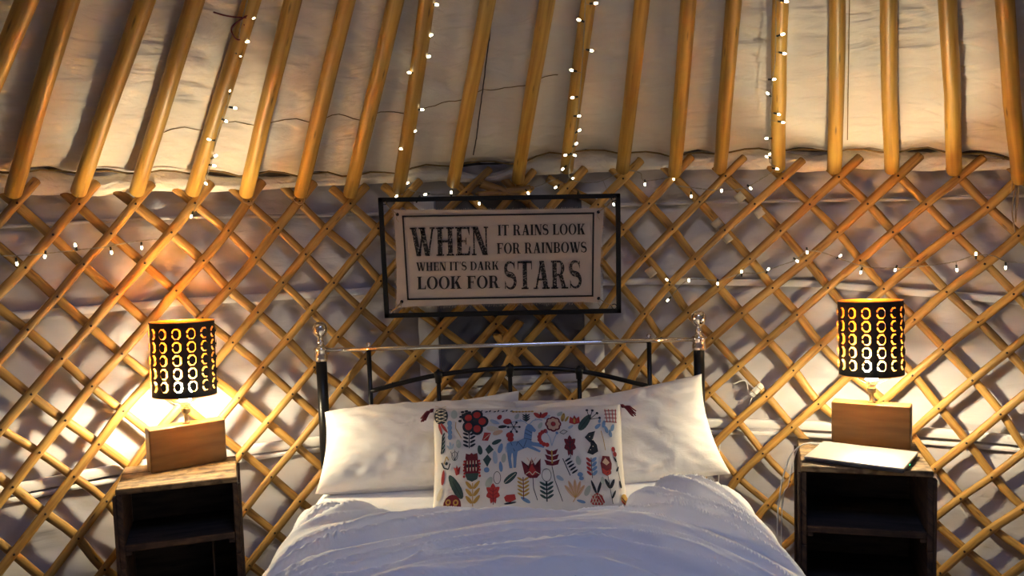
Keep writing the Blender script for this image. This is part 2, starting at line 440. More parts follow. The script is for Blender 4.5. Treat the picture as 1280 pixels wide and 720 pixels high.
mb = MB(); mb.grid([[roof_pt(a, u) for u in us] for a in angs], closed_u=True)
ce = obj('ceiling', mb, M_ROOFF); tag(ce, 'pale satin roof lining stretched over the roof poles', kind='structure')
# gathered hem hanging under the edge of the roof lining, drooping open in places
droop = [(-.66, .05, .030), (-.49, .05, .024), (-.425, .03, .02), (-.135, .055, .050), (.245, .0, 0), (.325, .045, .030), (.47, .035, .018), (.545, .04, .022)]
P = []
a = -1.25
while a < 1.15:
    zf = foot_z(a)
    zt = foot_z(a) + .088
    zb_ = interp([(-.72, 1.592), (-.57, 1.596), (-.44, 1.603), (-.25, 1.612), (-.05, 1.628), (.09, 1.636), (.31, 1.618), (.52, 1.592), (.7, 1.585)], a)
    dr = sum(d * max(0, 1 - ((a - c) / w) ** 2) for c, w, d in droop if w)
    row = []
    for j in range(15):
        t = j / 14
        z = zb_ + (zt - dr - zb_) * t - .3 * dr * (1 - t) + .006 * nz(a * 30, t * 3, 2)
        r = 2.640 - .020 * sin(pi * t) ** .6 + .007 * nz(a * 40, t * 4, 5) + .003 * nz(a * 120, t * 9, 6)
        row.append(cyl(a, max(r, 2.606), z))
    row.append(cyl(a, 2.665, row[-1].z - .004))
    P.append(row); a += .0055
mb = MB(); mb.grid(P); obj('hem', mb, M_HEM, ce)
# dark backing added outside the lining: stops sky leaks, puts shade in the gaps
P = []
for i in range(121):
    a = -pi + 2 * pi * i / 120
    P.append([cyl(a, r, foot_z(a) + (2.60 - r) * PITCH + .14) for r in (2.82, 2.6, 2.3, 1.9, 1.2, RCROWN)])
mb = MB(); mb.grid(P); obj('gap_shade_backing', mb, M_SEAM, ce)
# cord along the edge and the sewn seams of the lining
pts = []
a = -1.2
while a < 1.1:
    zt = interp([(-.75, 1.688), (-.44, 1.684), (-.2, 1.690), (.0, 1.705), (.09, 1.708), (.31, 1.698), (.52, 1.680), (.7, 1.672)], a)
    q = roof_pt(a, .035 + .008 * nz(a * 9, 3)); pts.append(q + Vector((0, 0, -.012)) - rad(a) * .004); a += .02
obj('edge_cord', MB().tube(pts, .0035, 6), M_ROPE, ce)
def on_roof(p0, n=14, lift=-.012):
    out = []
    p0 = [Vector(q) for q in p0]
    for A, B in zip(p0, p0[1:]):
        for i in range(n):
            q = A.lerp(B, i / n); a = atan2(q.x - OX, q.y - OY); r = sqrt((q.x - OX) ** 2 + (q.y - OY) ** 2)
            w = roof_pt(a, 2.63 - r); w.z += lift; out.append(w)
    return out
obj('seam', MB().tube(on_roof([(-.026, 2.758, 2.11), (-.131, 3.433, 1.67)], 30), .0022, 5), M_SEAM, ce)
obj('seam', MB().tube(on_roof([(.994, 2.701, 2.07), (1.118, 3.051, 1.83), (1.20, 3.28, 1.7)], 20, -.002), .0016, 5), M_ROPE, ce)
obj('seam', MB().tube(on_roof([(-1.085, 2.901, 1.77), (-.574, 3.061, 1.83), (-.264, 3.128, 1.85), (.068, 3.093, 1.9), (.182, 3.11, 1.9)], 14, -.002), .0014, 5), M_ROPE, ce)

# ------------------------------------------------------------------ roof poles and crown
rf = setting('roof_frame', 'golden round roof poles rising to the crown ring')
spare = [(-.82 - .07 * i, 1.585, -.02) for i in range(6)] + [(.66 + .072 * i, 1.58, 0) for i in range(6)]
for q, (a, z, sh) in enumerate(POLES + spare):
    z += .010; B = cyl(a, 2.60 - .010 / PITCH, z); tt = Vector((cos(a), -sin(a), 0))
    T = cyl(a, RCROWN, z + (2.60 - RCROWN) * PITCH) + tt * sh + Vector((.07, 0, 0))
    rg = random.Random(q * 3 + 1)
    pts = []; rr = []
    d = (T - B).normalized(); up = d.cross(tt)
    bow = rg.uniform(-.006, .006); bow2 = rg.uniform(-.005, .005)
    for i in range(19):
        t = i / 18
        pts.append(B.lerp(T, t) + tt * (bow * sin(pi * t * 2) + .0025 * nz(t * 9, q)) + up * bow2 * sin(pi * t))
        rr.append(.0248 * (1 - .10 * t) * (1 + .035 * nz(t * 7, q * 3.3)) * rg.uniform(.985, 1.015))
    obj('roof_pole', MB().tube(pts, rr, 14, rnd_end=.006), M_POLE, rf)
zc = 1.59 + (2.60 - RCROWN) * PITCH
obj('crown_ring', MB().tube([(OX + .07 + RCROWN * cos(t * pi / 24), OY + RCROWN * sin(t * pi / 24), zc) for t in range(49)], .045, 10, cap=False), M_POLE, rf)
for t in range(4):
    c = cos(t * pi / 4) * RCROWN; s = sin(t * pi / 4) * RCROWN
    obj('crown_spoke', MB().tube([(OX + .07 - c, OY - s, zc), (OX + .07, OY, zc + .08), (OX + .07 + c, OY + s, zc)], .012, 8), M_POLE, rf)

# ------------------------------------------------------------------ trellis wall: every lath a rod of its own, nailed where they cross
lw = setting('wall_trellis', 'crossed coppice-wood trellis lining the tent wall')
def lath(nodes, r0, tip0, tip1, seed, name='lath', wid=.0148):
    rg = random.Random(seed)
    ang = [n[0] for n in nodes]; zz = [n[1] for n in nodes]
    # run past the first and last crossing
    aa = [ang[0] + (ang[0] - ang[1]) * tip0] + ang + [ang[-1] + (ang[-1] - ang[-2]) * tip1]
    zs_ = [zz[0] + (zz[0] - zz[1]) * tip0] + zz + [max(zz[-1] + (zz[-1] - zz[-2]) * tip1, .012)]
    pts = [cyl(a, r0, z) for a, z in zip(aa, zs_)]
    fine = []; nn = []; ww = []; tt = []
    w0 = wid * rg.uniform(.9, 1.1)
    cm = catmull(pts, 3)
    for i, p in enumerate(cm):
        t = i / len(cm); a = atan2(p.x - OX, p.y - OY)
        q = cyl(a, r0 + .0012 * nz(t * 14, seed * 1.7), p.z + .0022 * nz(t * 11, seed * 2.3, 4))
        fine.append(q); nn.append(-rad(a))
        k = w0 * (1 + .07 * nz(t * 16, seed * .9, 2)) * (1.06 - .14 * t)
        ww.append(k); tt.append(.0098 * (1 + .06 * nz(t * 13, seed * .7, 6)))
    o = obj(name, MB().tube(fine, ww, 10, nrm=nn, rt=tt, rnd_end=.004), M_LATH, lw)
    return o
R_FRONT, R_BACK = 2.6185, 2.6395
for k in range(-6, 32):
    nd = [node(k, r) for r in range(NROW + 1)]
    nd = [n for n in nd if -1.3 < n[0] < 1.15 and n[1] > .03]
    if len(nd) < 4: continue
    top = abs(nd[0][1] - node(k, 0)[1]) < 1e-6
    o = lath(nd, R_FRONT, .72 if top else .3, .35, k + 100)
    mb = MB()
    for n in nd: mb.sphere(cyl(n[0], R_FRONT - .0098, n[1]), .0042, 7, 4)
    obj('nail_heads', mb, M_NAIL, o)
for j in range(-14, 24):
    nd = [node(j + r, r) for r in range(NROW + 1)]
    nd = [n for n in nd if -1.3 < n[0] < 1.15 and n[1] > .03]
    if len(nd) < 4: continue
    top = abs(nd[0][1] - node(j, 0)[1]) < 1e-6
    lath(nd, R_BACK, .62 if top else .3, .35, j + 300)
def ang_z(p): return (atan2(p[0] - OX, p[1] - OY), p[2])
# the overlap of two trellis lengths behind the bed head: doubled and stray laths
for q, (p0, p1) in enumerate((((-.11, 3.484, 1.5545), (.078, 3.504, 1.5764)), ((-.10, 3.485, 1.60), (.071, 3.503, 1.534)),
                              ((.021, 3.509, 1.0615), (-.227, 3.474, .78)), ((.009, 3.508, .978), (-.099, 3.495, .778)),
                              ((-.061, 3.5, 1.019), (.013, 3.508, .9065)))):
    A = ang_z(p0); B = ang_z(p1)
    nd = [(A[0] + (B[0] - A[0]) * t / 5, A[1] + (B[1] - A[1]) * t / 5) for t in range(6)]
    lath(nd, R_FRONT - .0205, .1, .1, 500 + q, wid=.016)
# tape bindings on spliced laths
for (x, y, z, d) in ((.783, 3.477, 1.4226, -1), (.933, 3.442, 1.4634, -1), (.538, 3.515, 1.2458, -1), (.866, 3.459, 1.5221, -1), (.82, 3.469, 1.3705, -1)):
    a, z = ang_z((x, y, z)); t_ = Vector((cos(a), -sin(a), 0)) * .62 + Vector((0, 0, .78 * d))
    c = cyl(a, R_BACK, z)
    obj('tape_wrap', MB().tube([c - t_ * .018, c - t_ * .006, c + t_ * .006, c + t_ * .018], .0205, 10, nrm=-rad(a), rt=.0125), M_TAPE, lw)

# ------------------------------------------------------------------ bed frame
BY = 3.28
bed = thing('bed_frame', 'black metal bedstead with chrome top rail and ball finials', 'bed', (-.014, 2.25, 0))
for px in (-.694, .666):
    p = obj('post', MB().tube([(px, BY, .0), (px, BY, .35), (px, BY, .70), (px, BY, .985)], .0195, 20), M_BLACK, bed, True)
    fin = MB().lathe([(0, .978), (.0235, .978), (.0245, .982), (.0245, .996), (.0225, 1.0), (.0225, 1.012), (.0245, 1.016), (.0245, 1.026), (.018, 1.031),
                      (.0125, 1.036), (.0105, 1.042), (.0135, 1.047), (.0105, 1.052), (.009, 1.058), (.012, 1.064), (.02, 1.069), (.026, 1.08), (.0278, 1.092),
                      (.026, 1.104), (.02, 1.113), (.010, 1.1185), (0, 1.1195)], (px, BY, 0), 28)
    f_ = obj('finial', fin, M_CHROME, p, False)
    f_.location = -p.parent.location
    obj('foot_post', MB().tube([(px, 1.24, 0), (px, 1.24, .45)], .0195, 16), M_BLACK, bed, True)
    obj('side_rail', MB().box((px * .985, 2.26, .30), (.03, 2.0, .05), bev=.004), M_BLACK, bed, True)
obj('top_rail', MB().tube([(-.675, BY, 1.016), (-.3, BY, 1.016), (.3, BY, 1.016), (.647, BY, 1.016)], .0082, 16), M_CHROME, bed, True)
for px in (-.522, .487):
    sp = obj('spindle', MB().tube([(px, BY, .32), (px, BY, .7), (px, BY, 1.012)], .0085, 12), M_BLACK, bed, True)
    k = obj('knob', MB().lathe([(0, 1.022), (.004, 1.022), (.004, 1.026), (.0075, 1.029), (.009, 1.034), (.0075, 1.039), (0, 1.042)], (px, BY, 0), 14), M_CHROME, sp)
    k.location = -bed.location
arc = catmull([(-.522, BY, .862), (-.275, BY, .914), (-.017, BY, .930), (.233, BY, .913), (.487, BY, .848)], 8)
obj('arched_rail', MB().tube(arc, .0088, 12), M_BLACK, bed, True)
for px, pz in ((-.275, .915), (-.017, .930), (.233, .914)):
    sp = obj('spindle', MB().tube([(px, BY, .32), (px, BY, .6), (px, BY, pz)], .0078, 12), M_BLACK, bed, True)
    k = obj('knob', MB().lathe([(0, pz - .03), (.0115, pz - .03), (.0125, pz - .012), (.016, pz - .007), (.018, pz), (.016, pz + .009), (.006, pz + .015), (.003, pz + .02), (0, pz + .02)], (px, BY, 0), 14), M_BLACK, sp)
    k.location = -bed.location
obj('lower_rail', MB().tube([(-.69, BY, .33), (.66, BY, .33)], .011, 10), M_BLACK, bed, True)
for i in range(9):
    obj('slat', MB().box((-.014, 1.42 + i * .21, .33), (1.30, .07, .018), bev=.003), M_FLOOR, bed, True)

# mattress in a white fitted sheet
def soft_box(c, size, rr, n=10):
    hx, hy, hz = [q / 2 for q in size]; P = []
    prof = []
    for j in range(-n, n + 1):
        t = j / n; prof.append(t)
    mb = MB(); rows = []
    N = 96
    for i in range(N):
        a = 2 * pi * i / N; ca, sa = cos(a), sin(a)
        ex = math.copysign(abs(ca) ** .22, ca) * hx; ey = math.copysign(abs(sa) ** .22, sa) * hy
        row = []
        row.append((c[0], c[1], c[2] - hz))
        for k in range(0, 7):
            th = pi / 2 * k / 6
            row.append((c[0] + ex * (1 - rr / hx * (1 - sin(th))), c[1] + ey * (1 - rr / hy * (1 - sin(th))), c[2] - hz + rr * (1 - cos(th))))
        for k in range(0, 7):
            th = pi / 2 * k / 6
            row.append((c[0] + ex * (1 - rr / hx * (1 - cos(th))), c[1] + ey * (1 - rr / hy * (1 - cos(th))), c[2] + hz - rr * (1 - sin(th))))
        for q in (.8, .5, .2, 0):
            row.append((c[0] + ex * q, c[1] + ey * q, c[2] + hz))
        rows.append(row)
    mb.grid(rows, closed_u=True); return mb
tag(obj('mattress', soft_box((-.014, 2.25, .470), (1.30, 1.96, .25), .05), M_LINEN), 'mattress in a white fitted sheet, mostly under the duvet', 'mattress')

# duvet: a puffed cover spread over the mattress and hanging over both sides
def duvet_edge(x):
    return interp([(-.75, 2.90), (-.62, 2.76), (-.45, 2.62), (-.28, 2.57), (0, 2.56), (.28, 2.58), (.40, 2.72), (.52, 2.82), (.75, 2.88)], x)
half = [(0, .688), (.2, .688), (.4, .684), (.52, .672), (.60, .650), (.655, .612), (.688, .56), (.705, .49), (.715, .41), (.728, .32), (.745, .24)]
arc_l = [0]
for (x0, z0_), (x1, z1_) in zip(half, half[1:]): arc_l.append(arc_l[-1] + sqrt((x1 - x0) ** 2 + (z1_ - z0_) ** 2))
hx_t = [(s_, p[0]) for s_, p in zip(arc_l, half)]; hz_t = [(s_, p[1]) for s_, p in zip(arc_l, half)]
def smooth_interp(tab, s_):
    return (interp(tab, s_ - .03) + interp(tab, s_) * 2 + interp(tab, s_ + .03)) / 4 if s_ < tab[-1][0] - .03 else interp(tab, s_)
def duvet_pt(sv, v):
    """sv signed arc length from the middle, v metres from the head edge"""
    sg = 1 if sv > 0 else -1; s_ = abs(sv)
    x = sg * smooth_interp(hx_t, s_) * (1.035 if sg > 0 else .985); z = smooth_interp(hz_t, s_)
    side = sstep(.58, .72, s_)
    ye = duvet_edge(x)
    y = ye - v
    # rounded head edge
    if v < .09: z -= (.05 + .02 * nz(x * 4, 1)) * (1 - sqrt(max(0, 1 - (1 - v / .09) ** 2))) * (1 - .5 * side)
    z -= .022 * math.exp(-v / .14) * (1 - side) * (1 - .8 * sstep(.25, .5, x))
    # broad puffs, higher to the right where it is bunched towards the pillow
    puff = .016 * nz(x * 2.2, y * 2.0, 3) + .012 * nz(x * 4.5 + 7, y * 4.0, 5)
    puff += .020 * math.exp(-(((x - .50) / .24) ** 2 + ((y - 2.66) / .16) ** 2))
    puff += .012 * math.exp(-(((x + .50) / .15) ** 2 + ((y - 2.55) / .2) ** 2))
    # creases: across the bed on the right, slanting down to the left on the left
    w = y - .60 * (x + .1) * (1 - sstep(-.45, .15, x)) + 1.5 * max(0, x - .15) ** 2
    wob = .045 * nz(x * 2.4, y * 2.0, 11)
    k1 = ridged(x * 1.0 + 2.0, (w + wob) * 10.5, 1.5)
    k2 = ridged(x * 2.2 + 5.0, (w + wob * .7) * 17, 7.5)
    k3 = ridged(x * 5.0 + 1.0, (w + wob) * 30, 4.5)
    amp = (.6 + .4 * sstep(-.4, .5, nz(x * 2.0, y * 2.4, 31) + .15))
    k1 = max(k1, 0) ** 1.4; k2 = max(k2, 0) ** 2.4; k3 = max(k3, 0) ** 2
    sh2 = 1 - .75 * sstep(.40, .62, s_)
    cr = (.056 * k1 * amp + .016 * k2 * amp * sh2 + .006 * k3 * sh2 - .042) * (1 - .55 * side)
    # hanging folds on the sides
    fold = .012 * nz(y * 9, z * 2.0, 17) + .006 * nz(y * 22, z * 3, 19)
    nx = side * sg; nzv = 1 - side * .8
    d = puff * (1 - side) + cr * (1 - .35 * side) + fold * side
    return Vector((x + nx * d, y, max(z + nzv * d, .622) if side < .25 else z + nzv * d))
SMAX = arc_l[-1]
svs = [-SMAX + 2 * SMAX * i / 330 for i in range(331)]
vs_ = [.0 + .003 * i for i in range(20)] + [.06 + .0065 * i for i in range(170)] + [1.17 + .03 * i for i in range(12)]
mb = MB(); mb.grid([[duvet_pt(s_, v) for v in vs_] for s_ in svs])
# under edge at the head so that the cover has thickness
mb.grid([[duvet_pt(s_, 0), duvet_pt(s_, 0) + Vector((0, .004, -.02)), duvet_pt(s_, 0) + Vector((0, -.03, -.035))] for s_ in svs])
tag(obj('duvet', mb, M_LINEN), 'rumpled white duvet spread over the bed', 'duvet')

# pillows
def pillow_pt(s, t, side, w, h, T, seed, pinch=.055, a=.47, crease=1.0):
    x = s * w / 2 * (1 - pinch * (1 - t * t) * s * s); y = t * h / 2 * (1 - pinch * 1.1 * (1 - s * s) * t * t)
    prof = ((1 - abs(s) ** 2.6) * (1 - abs(t) ** 2.6))
    z = side * T / 2 * max(prof, 0) ** a
    if abs(s) < 1 and abs(t) < 1:
        m = min(1, prof * 3)
        # creases run in from the seams and the corners
        edge = max(abs(s), abs(t))
        crease = crease * 1.25
        cr = .0055 * nz(s * 9 + seed, t * 2.2, seed * 1.3) * sstep(.35, .9, abs(t)) + .0055 * nz(s * 2.2, t * 9 + seed, seed * 2.1) * sstep(.35, .95, abs(s))
        cr += .004 * nz((s + t) * 6, (s - t) * 2.0 + seed, seed) + .006 * nz(s * 2.2 + seed, t * 2.2, 3)
        z += side * m * cr * crease
    return x, y, z
def pillow(w, h, T, seed, nx=72, ny=52, **kw):
    mb = MB()
    for side in (1, -1):
        P = []
        for i in range(nx + 1):
            s = -cos(pi * i / nx) * .35 + (-1 + 2 * i / nx) * .65
            row = []
            for j in range(ny + 1):
                t = -cos(pi * j / ny) * .35 + (-1 + 2 * j / ny) * .65
                row.append(Vector(pillow_pt(s, t, side, w, h, T, seed, **kw)))
            P.append(row)
        mb.grid(P)
    return mb
def pose(loc, lean, roll=0, yaw=0, bend=0):
    """pillow local x right, y up its face, z out of the face; lean = angle of the face from flat"""
    return (Matrix.Translation(loc) @ Matrix.Rotation(yaw, 4, 'Z') @ Matrix.Rotation(lean, 4, 'X') @ Matrix.Rotation(roll, 4, 'Z'))
def put_pillow(name, label, loc, lean, roll, yaw, w, h, T, seed, mat=M_PILLOW, **kw):
    o = obj(name, pillow(w, h, T, seed, **kw), mat)
    o.matrix_world = pose(loc, lean, roll, yaw)
    return tag(o, label, 'pillow', 'white pillows')
put_pillow('pillow', 'plump white pillow lying at the left side, nearest the left lamp', (-.325, 3.045, .716), .64, .02, .03, .67, .345, .21, 3)
put_pillow('pillow', 'white pillow at the back, only its corner showing above the patterned cushion', (-.28, 3.19, .695), 1.20, .10, 0, .62, .28, .10, 8)
put_pillow('pillow', 'large white pillow propped up at the right with its corner raised', (.352, 3.055, .712), 1.02, .17, -.04, .66, .36, .19, 13, pinch=.08)
put_pillow('pillow', 'flat pale pillow behind the middle of the patterned cushion', (.17, 3.195, .712), 1.2, -.01, 0, .56, .24, .09, 18)

# ------------------------------------------------------------------ embroidered cushion
CW, CH, CT = .60, .365, .15
cush = thing('patterned_cushion', 'cream linen cushion with colourful folk embroidery and red corner tassels', 'cushion', (.036, 2.79, .716))
CM = Matrix.Rotation(.02, 4, 'Z') @ Matrix.Rotation(1.08, 4, 'X') @ Matrix.Rotation(-.012, 4, 'Z')
def cush_pt(s, t, lift=0):
    p = pillow_pt(s, t, 1, CW, CH, CT, 31, pinch=.03, a=.40, crease=.45)
    return CM @ Vector((p[0], p[1], p[2] + lift))
body = obj('cover', pillow(CW, CH, CT, 31, pinch=.03, a=.40, crease=.45, nx=64, ny=44).xf(CM), M_CUSH, cush)
PAL = {'red': (.42, .035, .03), 'wine': (.16, .012, .02), 'ink': (.015, .022, .03), 'pine': (.035, .075, .065), 'blue': (.16, .28, .46),
       'sky': (.36, .46, .56), 'gold': (.48, .29, .06), 'peach': (.62, .40, .27), 'sage': (.42, .47, .40), 'cream': (.66, .58, .42)}
PALM = {k: plain('thread_' + k, c, .85) for k, c in PAL.items()}
def st(X, Y): return (2 * (X - 50) / 1105 - 1, 1 - 2 * (Y - 78) / 640)
class Motif:
    def __init__(s): s.mb = MB(); s.mi = []; s.mats = []
    def _c(s, c):
        if c not in s.mats: s.mats.append(c)
        return s.mats.index(c)
    def fill(s, c, pts, lift=.0014):
        cx = sum(p[0] for p in pts) / len(pts); cy = sum(p[1] for p in pts) / len(pts); n = len(pts); k = s._c(c)
        b = len(s.mb.v); fr = (.5, 1.0)
        s.mb.v.append(tuple(cush_pt(*st(cx, cy), lift)))
        for f in fr:
            for p in pts: s.mb.v.append(tuple(cush_pt(*st(cx + (p[0] - cx) * f, cy + (p[1] - cy) * f), lift)))
        for i in range(n):
            j = (i + 1) % n
            s.mb.face((b, b + 1 + i, b + 1 + j)); s.mi.append(k)
            s.mb.face((b + 1 + i, b + 1 + n + i, b + 1 + n + j, b + 1 + j)); s.mi.append(k)
        return s
    def line(s, c, pts, w=5, lift=.0018):
        k = s._c(c)
        for (x0, y0), (x1, y1) in zip(pts, pts[1:]):
            L = sqrt((x1 - x0) ** 2 + (y1 - y0) ** 2) or 1; nx, ny = -(y1 - y0) / L * w / 2, (x1 - x0) / L * w / 2
            m = max(1, int(L / 30))
            for q in range(m):
                a0, a1 = q / m, (q + 1) / m; b = len(s.mb.v)
                for (a, sg) in ((a0, 1), (a1, 1), (a1, -1), (a0, -1)):
                    s.mb.v.append(tuple(cush_pt(*st(x0 + (x1 - x0) * a + nx * sg, y0 + (y1 - y0) * a + ny * sg), lift)))
                s.mb.face((b, b + 1, b + 2, b + 3)); s.mi.append(k)
        return s
    def leaf(s, c, x, y, L, W, ang, vein=None, lift=.0014):
        a = math.radians(ang); pts = []
        for q in range(16):
            t = q / 16 * 2 * pi; u = (1 - cos(t)) / 2; w = sin(t) * W / 2 * (1 - .25 * u)
            pts.append((x + cos(a) * u * L - sin(a) * w, y - sin(a) * u * L - cos(a) * w))
        s.fill(c, pts, lift)
        if vein: s.line(vein, [(x, y), (x + cos(a) * L * .9, y - sin(a) * L * .9)], 3, lift + .0005)
        return s
    def disc(s, c, x, y, r, ry=None, lift=.0014):
        ry = ry or r
        return s.fill(c, [(x + r * cos(t * pi / 8), y + ry * sin(t * pi / 8)) for t in range(16)], lift)
    def ring(s, c, x, y, r, ry, w=4):
        return s.line(c, [(x + r * cos(t * pi / 8), y + ry * sin(t * pi / 8)) for t in range(17)], w)
    def done(s, name):
        me = mesh_of(name, s.mb)
        for c in s.mats: me.materials.append(PALM[c])
        me.polygons.foreach_set('material_index', s.mi)
        return obj(name, me, None, body)
def flower(x, y, r, n, c1, c2, core):
    m = Motif()
    for q in range(n): m.disc(c1, x + r * .6 * cos(2 * pi * q / n), y + r * .6 * sin(2 * pi * q / n), r * .46)
    for q in range(n): m.disc(c2, x + r * .58 * cos(2 * pi * q / n), y + r * .58 * sin(2 * pi * q / n), r * .28, lift=.0020)
    m.disc(core, x, y, r * .24, lift=.0024); return m.done('flower_motif')
def sprig(x, y, H, n, c, L=40, W=18, a0=35, stem=True, top=True):
    m = Motif()
    if stem: m.line(c, [(x, y), (x, y - H)], 5)
    for q in range(n):
        yy = y - H * (q + .4) / (n + .2)
        m.leaf(c, x + 4, yy, L, W, a0); m.leaf(c, x - 4, yy, L, W, 180 - a0)
    if top: m.leaf(c, x, y - H * .85, L, W, 90)
    return m.done('sprig_motif')
def single(c, x, y, L, W, ang, vein=None): return Motif().leaf(c, x, y, L, W, ang, vein).done('leaf_motif')
# top row
m = Motif(); m.disc('ink', 100, 135, 42, 52)
for q in range(-2, 3):
    m.line('cream', [(68, 130 + q * 22), (132, 140 + q * 22 - 30)], 5, .0022); m.line('cream', [(68, 140 + q * 22 - 30), (132, 130 + q * 22)], 5, .0022)
m.leaf('red', 84, 180, 70, 18, -75); m.leaf('red', 96, 180, 70, 18, -55); m.done('pinecone_motif')
Motif().leaf('sage', 178, 160, 60, 44, 90).done('leaf_motif')
m = Motif()
for q in range(4): m.disc('blue', 150, 185 + q * 26, 14, 17)
m.done('bead_motif')
m = Motif()
for (x, y) in ((228, 118), (250, 112), (268, 122), (232, 138), (218, 150), (212, 176), (256, 128)): m.disc('ink', x, y, 11, 8)
m.line('ink', [(214, 185), (230, 140), (250, 116), (275, 118)], 4); m.done('berry_motif')
flower(297, 185, 76, 5, 'ink', 'red', 'ink'); 
m = Motif()
for q in range(9): m.leaf('ink', 310 + q * 24, 124, 18, 9, 20 + 40 * (q % 2))
m.done('vine_motif')
m = Motif()
for q in range(7): m.disc('gold', 520 + q * 18, 126, 9, 6)
m.done('bead_motif')
single('sky', 385, 178, 60, 26, -25); single('red', 432, 175, 34, 30, 60); Motif().disc('red', 484, 190, 24, 18).done('berry_motif')
m = Motif(); m.leaf('pine', 592, 195, 56, 18, 90)
for s in (-1, 1):
    for q in range(3): m.leaf('ink', 592, 190 - q * 14, 28, 10, 90 - s * 50)
m.done('sprig_motif')
m = Motif(); m.leaf('red', 676, 170, 52, 30, 140); m.leaf('red', 676, 170, 52, 30, 40); m.leaf('wine', 676, 172, 40, 16, 90); m.done('tulip_motif')
single('sky', 690, 178, 46, 22, 30); flower(744, 210, 44, 8, 'wine', 'peach', 'red')
single('gold', 795, 196, 56, 26, 75, 'ink'); single('gold', 812, 196, 40, 16, 55)
m = Motif(); m.fill('red', [(835, 205), (842, 165), (856, 182), (868, 156), (880, 182), (896, 165), (898, 205), (866, 214)]); m.leaf('gold', 866, 208, 34, 14, 90, lift=.002); m.done('tulip_motif')
single('pine', 890, 248, 118, 52, 52, 'ink'); 
m = Motif()
for a in (10, 40, 70, 100): m.line('ink', [(955, 185), (955 + 62 * cos(math.radians(a)), 185 - 62 * sin(math.radians(a)))], 4); m.disc('ink', 955 + 62 * cos(math.radians(a)), 185 - 62 * sin(math.radians(a)), 8)
m.done('twig_motif')
m = Motif()
for q in range(4): m.line('red', [(1050 + q * 22, 118), (1060 + q * 18, 200)], 5)
for q in range(4): m.line('wine', [(1045, 130 + q * 22), (1120, 124 + q * 24)], 5)
m.done('basket_motif')
# second row
m = Motif(); m.line('gold', [(188, 180), (185, 215), (205, 250), (218, 275)], 4); m.done('twig_motif')
sprig(264, 335, 92, 4, 'ink', 36, 15, 25)
m = Motif(); m.fill('red', [(338, 295), (352, 250), (390, 255), (372, 298)]); m.line('cream', [(348, 290), (382, 262)], 3); m.done('seed_motif')
single('cream', 365, 225, 70, 36, -10); Motif().leaf('peach', 400, 262, 60, 30, 15).done('leaf_motif')
m = Motif()
for a in range(0, 360, 60): m.line('ink', [(520, 225), (520 + 30 * cos(math.radians(a)), 225 - 30 * sin(math.radians(a)))], 4); m.disc('ink', 520 + 32 * cos(math.radians(a)), 225 - 32 * sin(math.radians(a)), 7)
m.done('star_motif'); single('ink', 432, 224, 50, 22, 5)
m = Motif(); m.disc('red', 497, 272, 22, 18); m.disc('red', 500, 294, 18, 14); m.done('berry_motif')
# leaping deer
m = Motif()
m.fill('blue', [(478, 318), (500, 308), (540, 306), (575, 290), (600, 300), (622, 310), (640, 326), (600, 338), (560, 352), (530, 366), (500, 372), (478, 352)])
m.fill('blue', [(572, 300), (580, 250), (588, 222), (612, 210), (628, 226), (622, 270), (616, 312)])
m.fill('blue', [(586, 226), (600, 206), (622, 214), (646, 246), (636, 258), (614, 246)])
m.fill('blue', [(478, 350), (506, 362), (500, 400), (506, 450), (490, 450), (482, 400)])
m.fill('blue', [(508, 362), (540, 352), (532, 392), (526, 448), (512, 448), (512, 400)])
m.fill('blue', [(612, 310), (660, 318), (690, 336), (684, 346), (640, 336), (610, 332)])
m.fill('blue', [(600, 326), (640, 346), (668, 362), (660, 370), (622, 354), (594, 342)])
m.fill('sky', [(478, 322), (468, 340), (474, 372), (482, 350)])
for pts in ([(600, 212), (580, 190), (540, 186), (510, 196)], [(608, 210), (630, 188), (660, 182), (684, 186)], [(566, 188), (556, 178)], [(640, 186), (648, 176)]): m.line('sky', pts, 6)
for pts in ([(500, 310), (520, 360)], [(540, 308), (520, 360)], [(540, 308), (570, 345)], [(590, 300), (570, 345)], [(580, 260), (620, 280)], [(586, 240), (622, 262)], [(574, 290), (618, 300)]): m.line('ink', pts, 2.5)
m.done('deer_motif')
m = Motif()
for q in range(8):
    a = math.radians(100 + q * 24); m.disc('red', 705 + 44 * cos(a), 290 - 40 * sin(a), 12)
m.line('sky', [(730, 335), (720, 290), (705, 262)], 4); m.line('sky', [(730, 335), (748, 290), (760, 268)], 4)
m.disc('blue', 704, 258, 8); m.disc('blue', 762, 264, 8); m.done('fan_motif')
m = Motif(); m.line('ink', [(778, 262), (800, 246), (822, 256), (800, 272), (778, 262)], 3); m.leaf('sky', 828, 238, 34, 18, 30); m.done('bird_motif')
def oak(x, y, H, W, c, vein):
    m = Motif(); pts = []
    for q in range(28):
        t = q / 28 * 2 * pi; k = 1 + .20 * cos(7 * t)
        pts.append((x + W / 2 * k * sin(t) * (.8 + .2 * cos(t)), y - H / 2 - H / 2 * k * .95 * cos(t)))
    m.fill(c, pts); m.line(vein, [(x, y + 8), (x, y - H * .8)], 4)
    for q in range(3): m.line(vein, [(x, y - H * (.2 + .2 * q)), (x + W * .25, y - H * (.35 + .2 * q))], 3); m.line(vein, [(x, y - H * (.2 + .2 * q)), (x - W * .25, y - H * (.35 + .2 * q))], 3)
    return m.done('leaf_motif')
oak(833, 388, 104, 76, 'wine', 'ink')
m = Motif(); m.fill('ink', [(920, 290), (945, 262), (985, 252), (960, 290), (990, 330), (996, 365), (962, 384), (930, 374), (958, 350), (950, 320)])
for q in range(5): m.disc('cream', 950 + (q % 2) * 16, 285 + q * 18, 3, lift=.002)
m.done('bird_motif')
m = Motif(); m.line('gold', [(1020, 250), (1032, 300), (1040, 358)], 4); m.done('twig_motif')
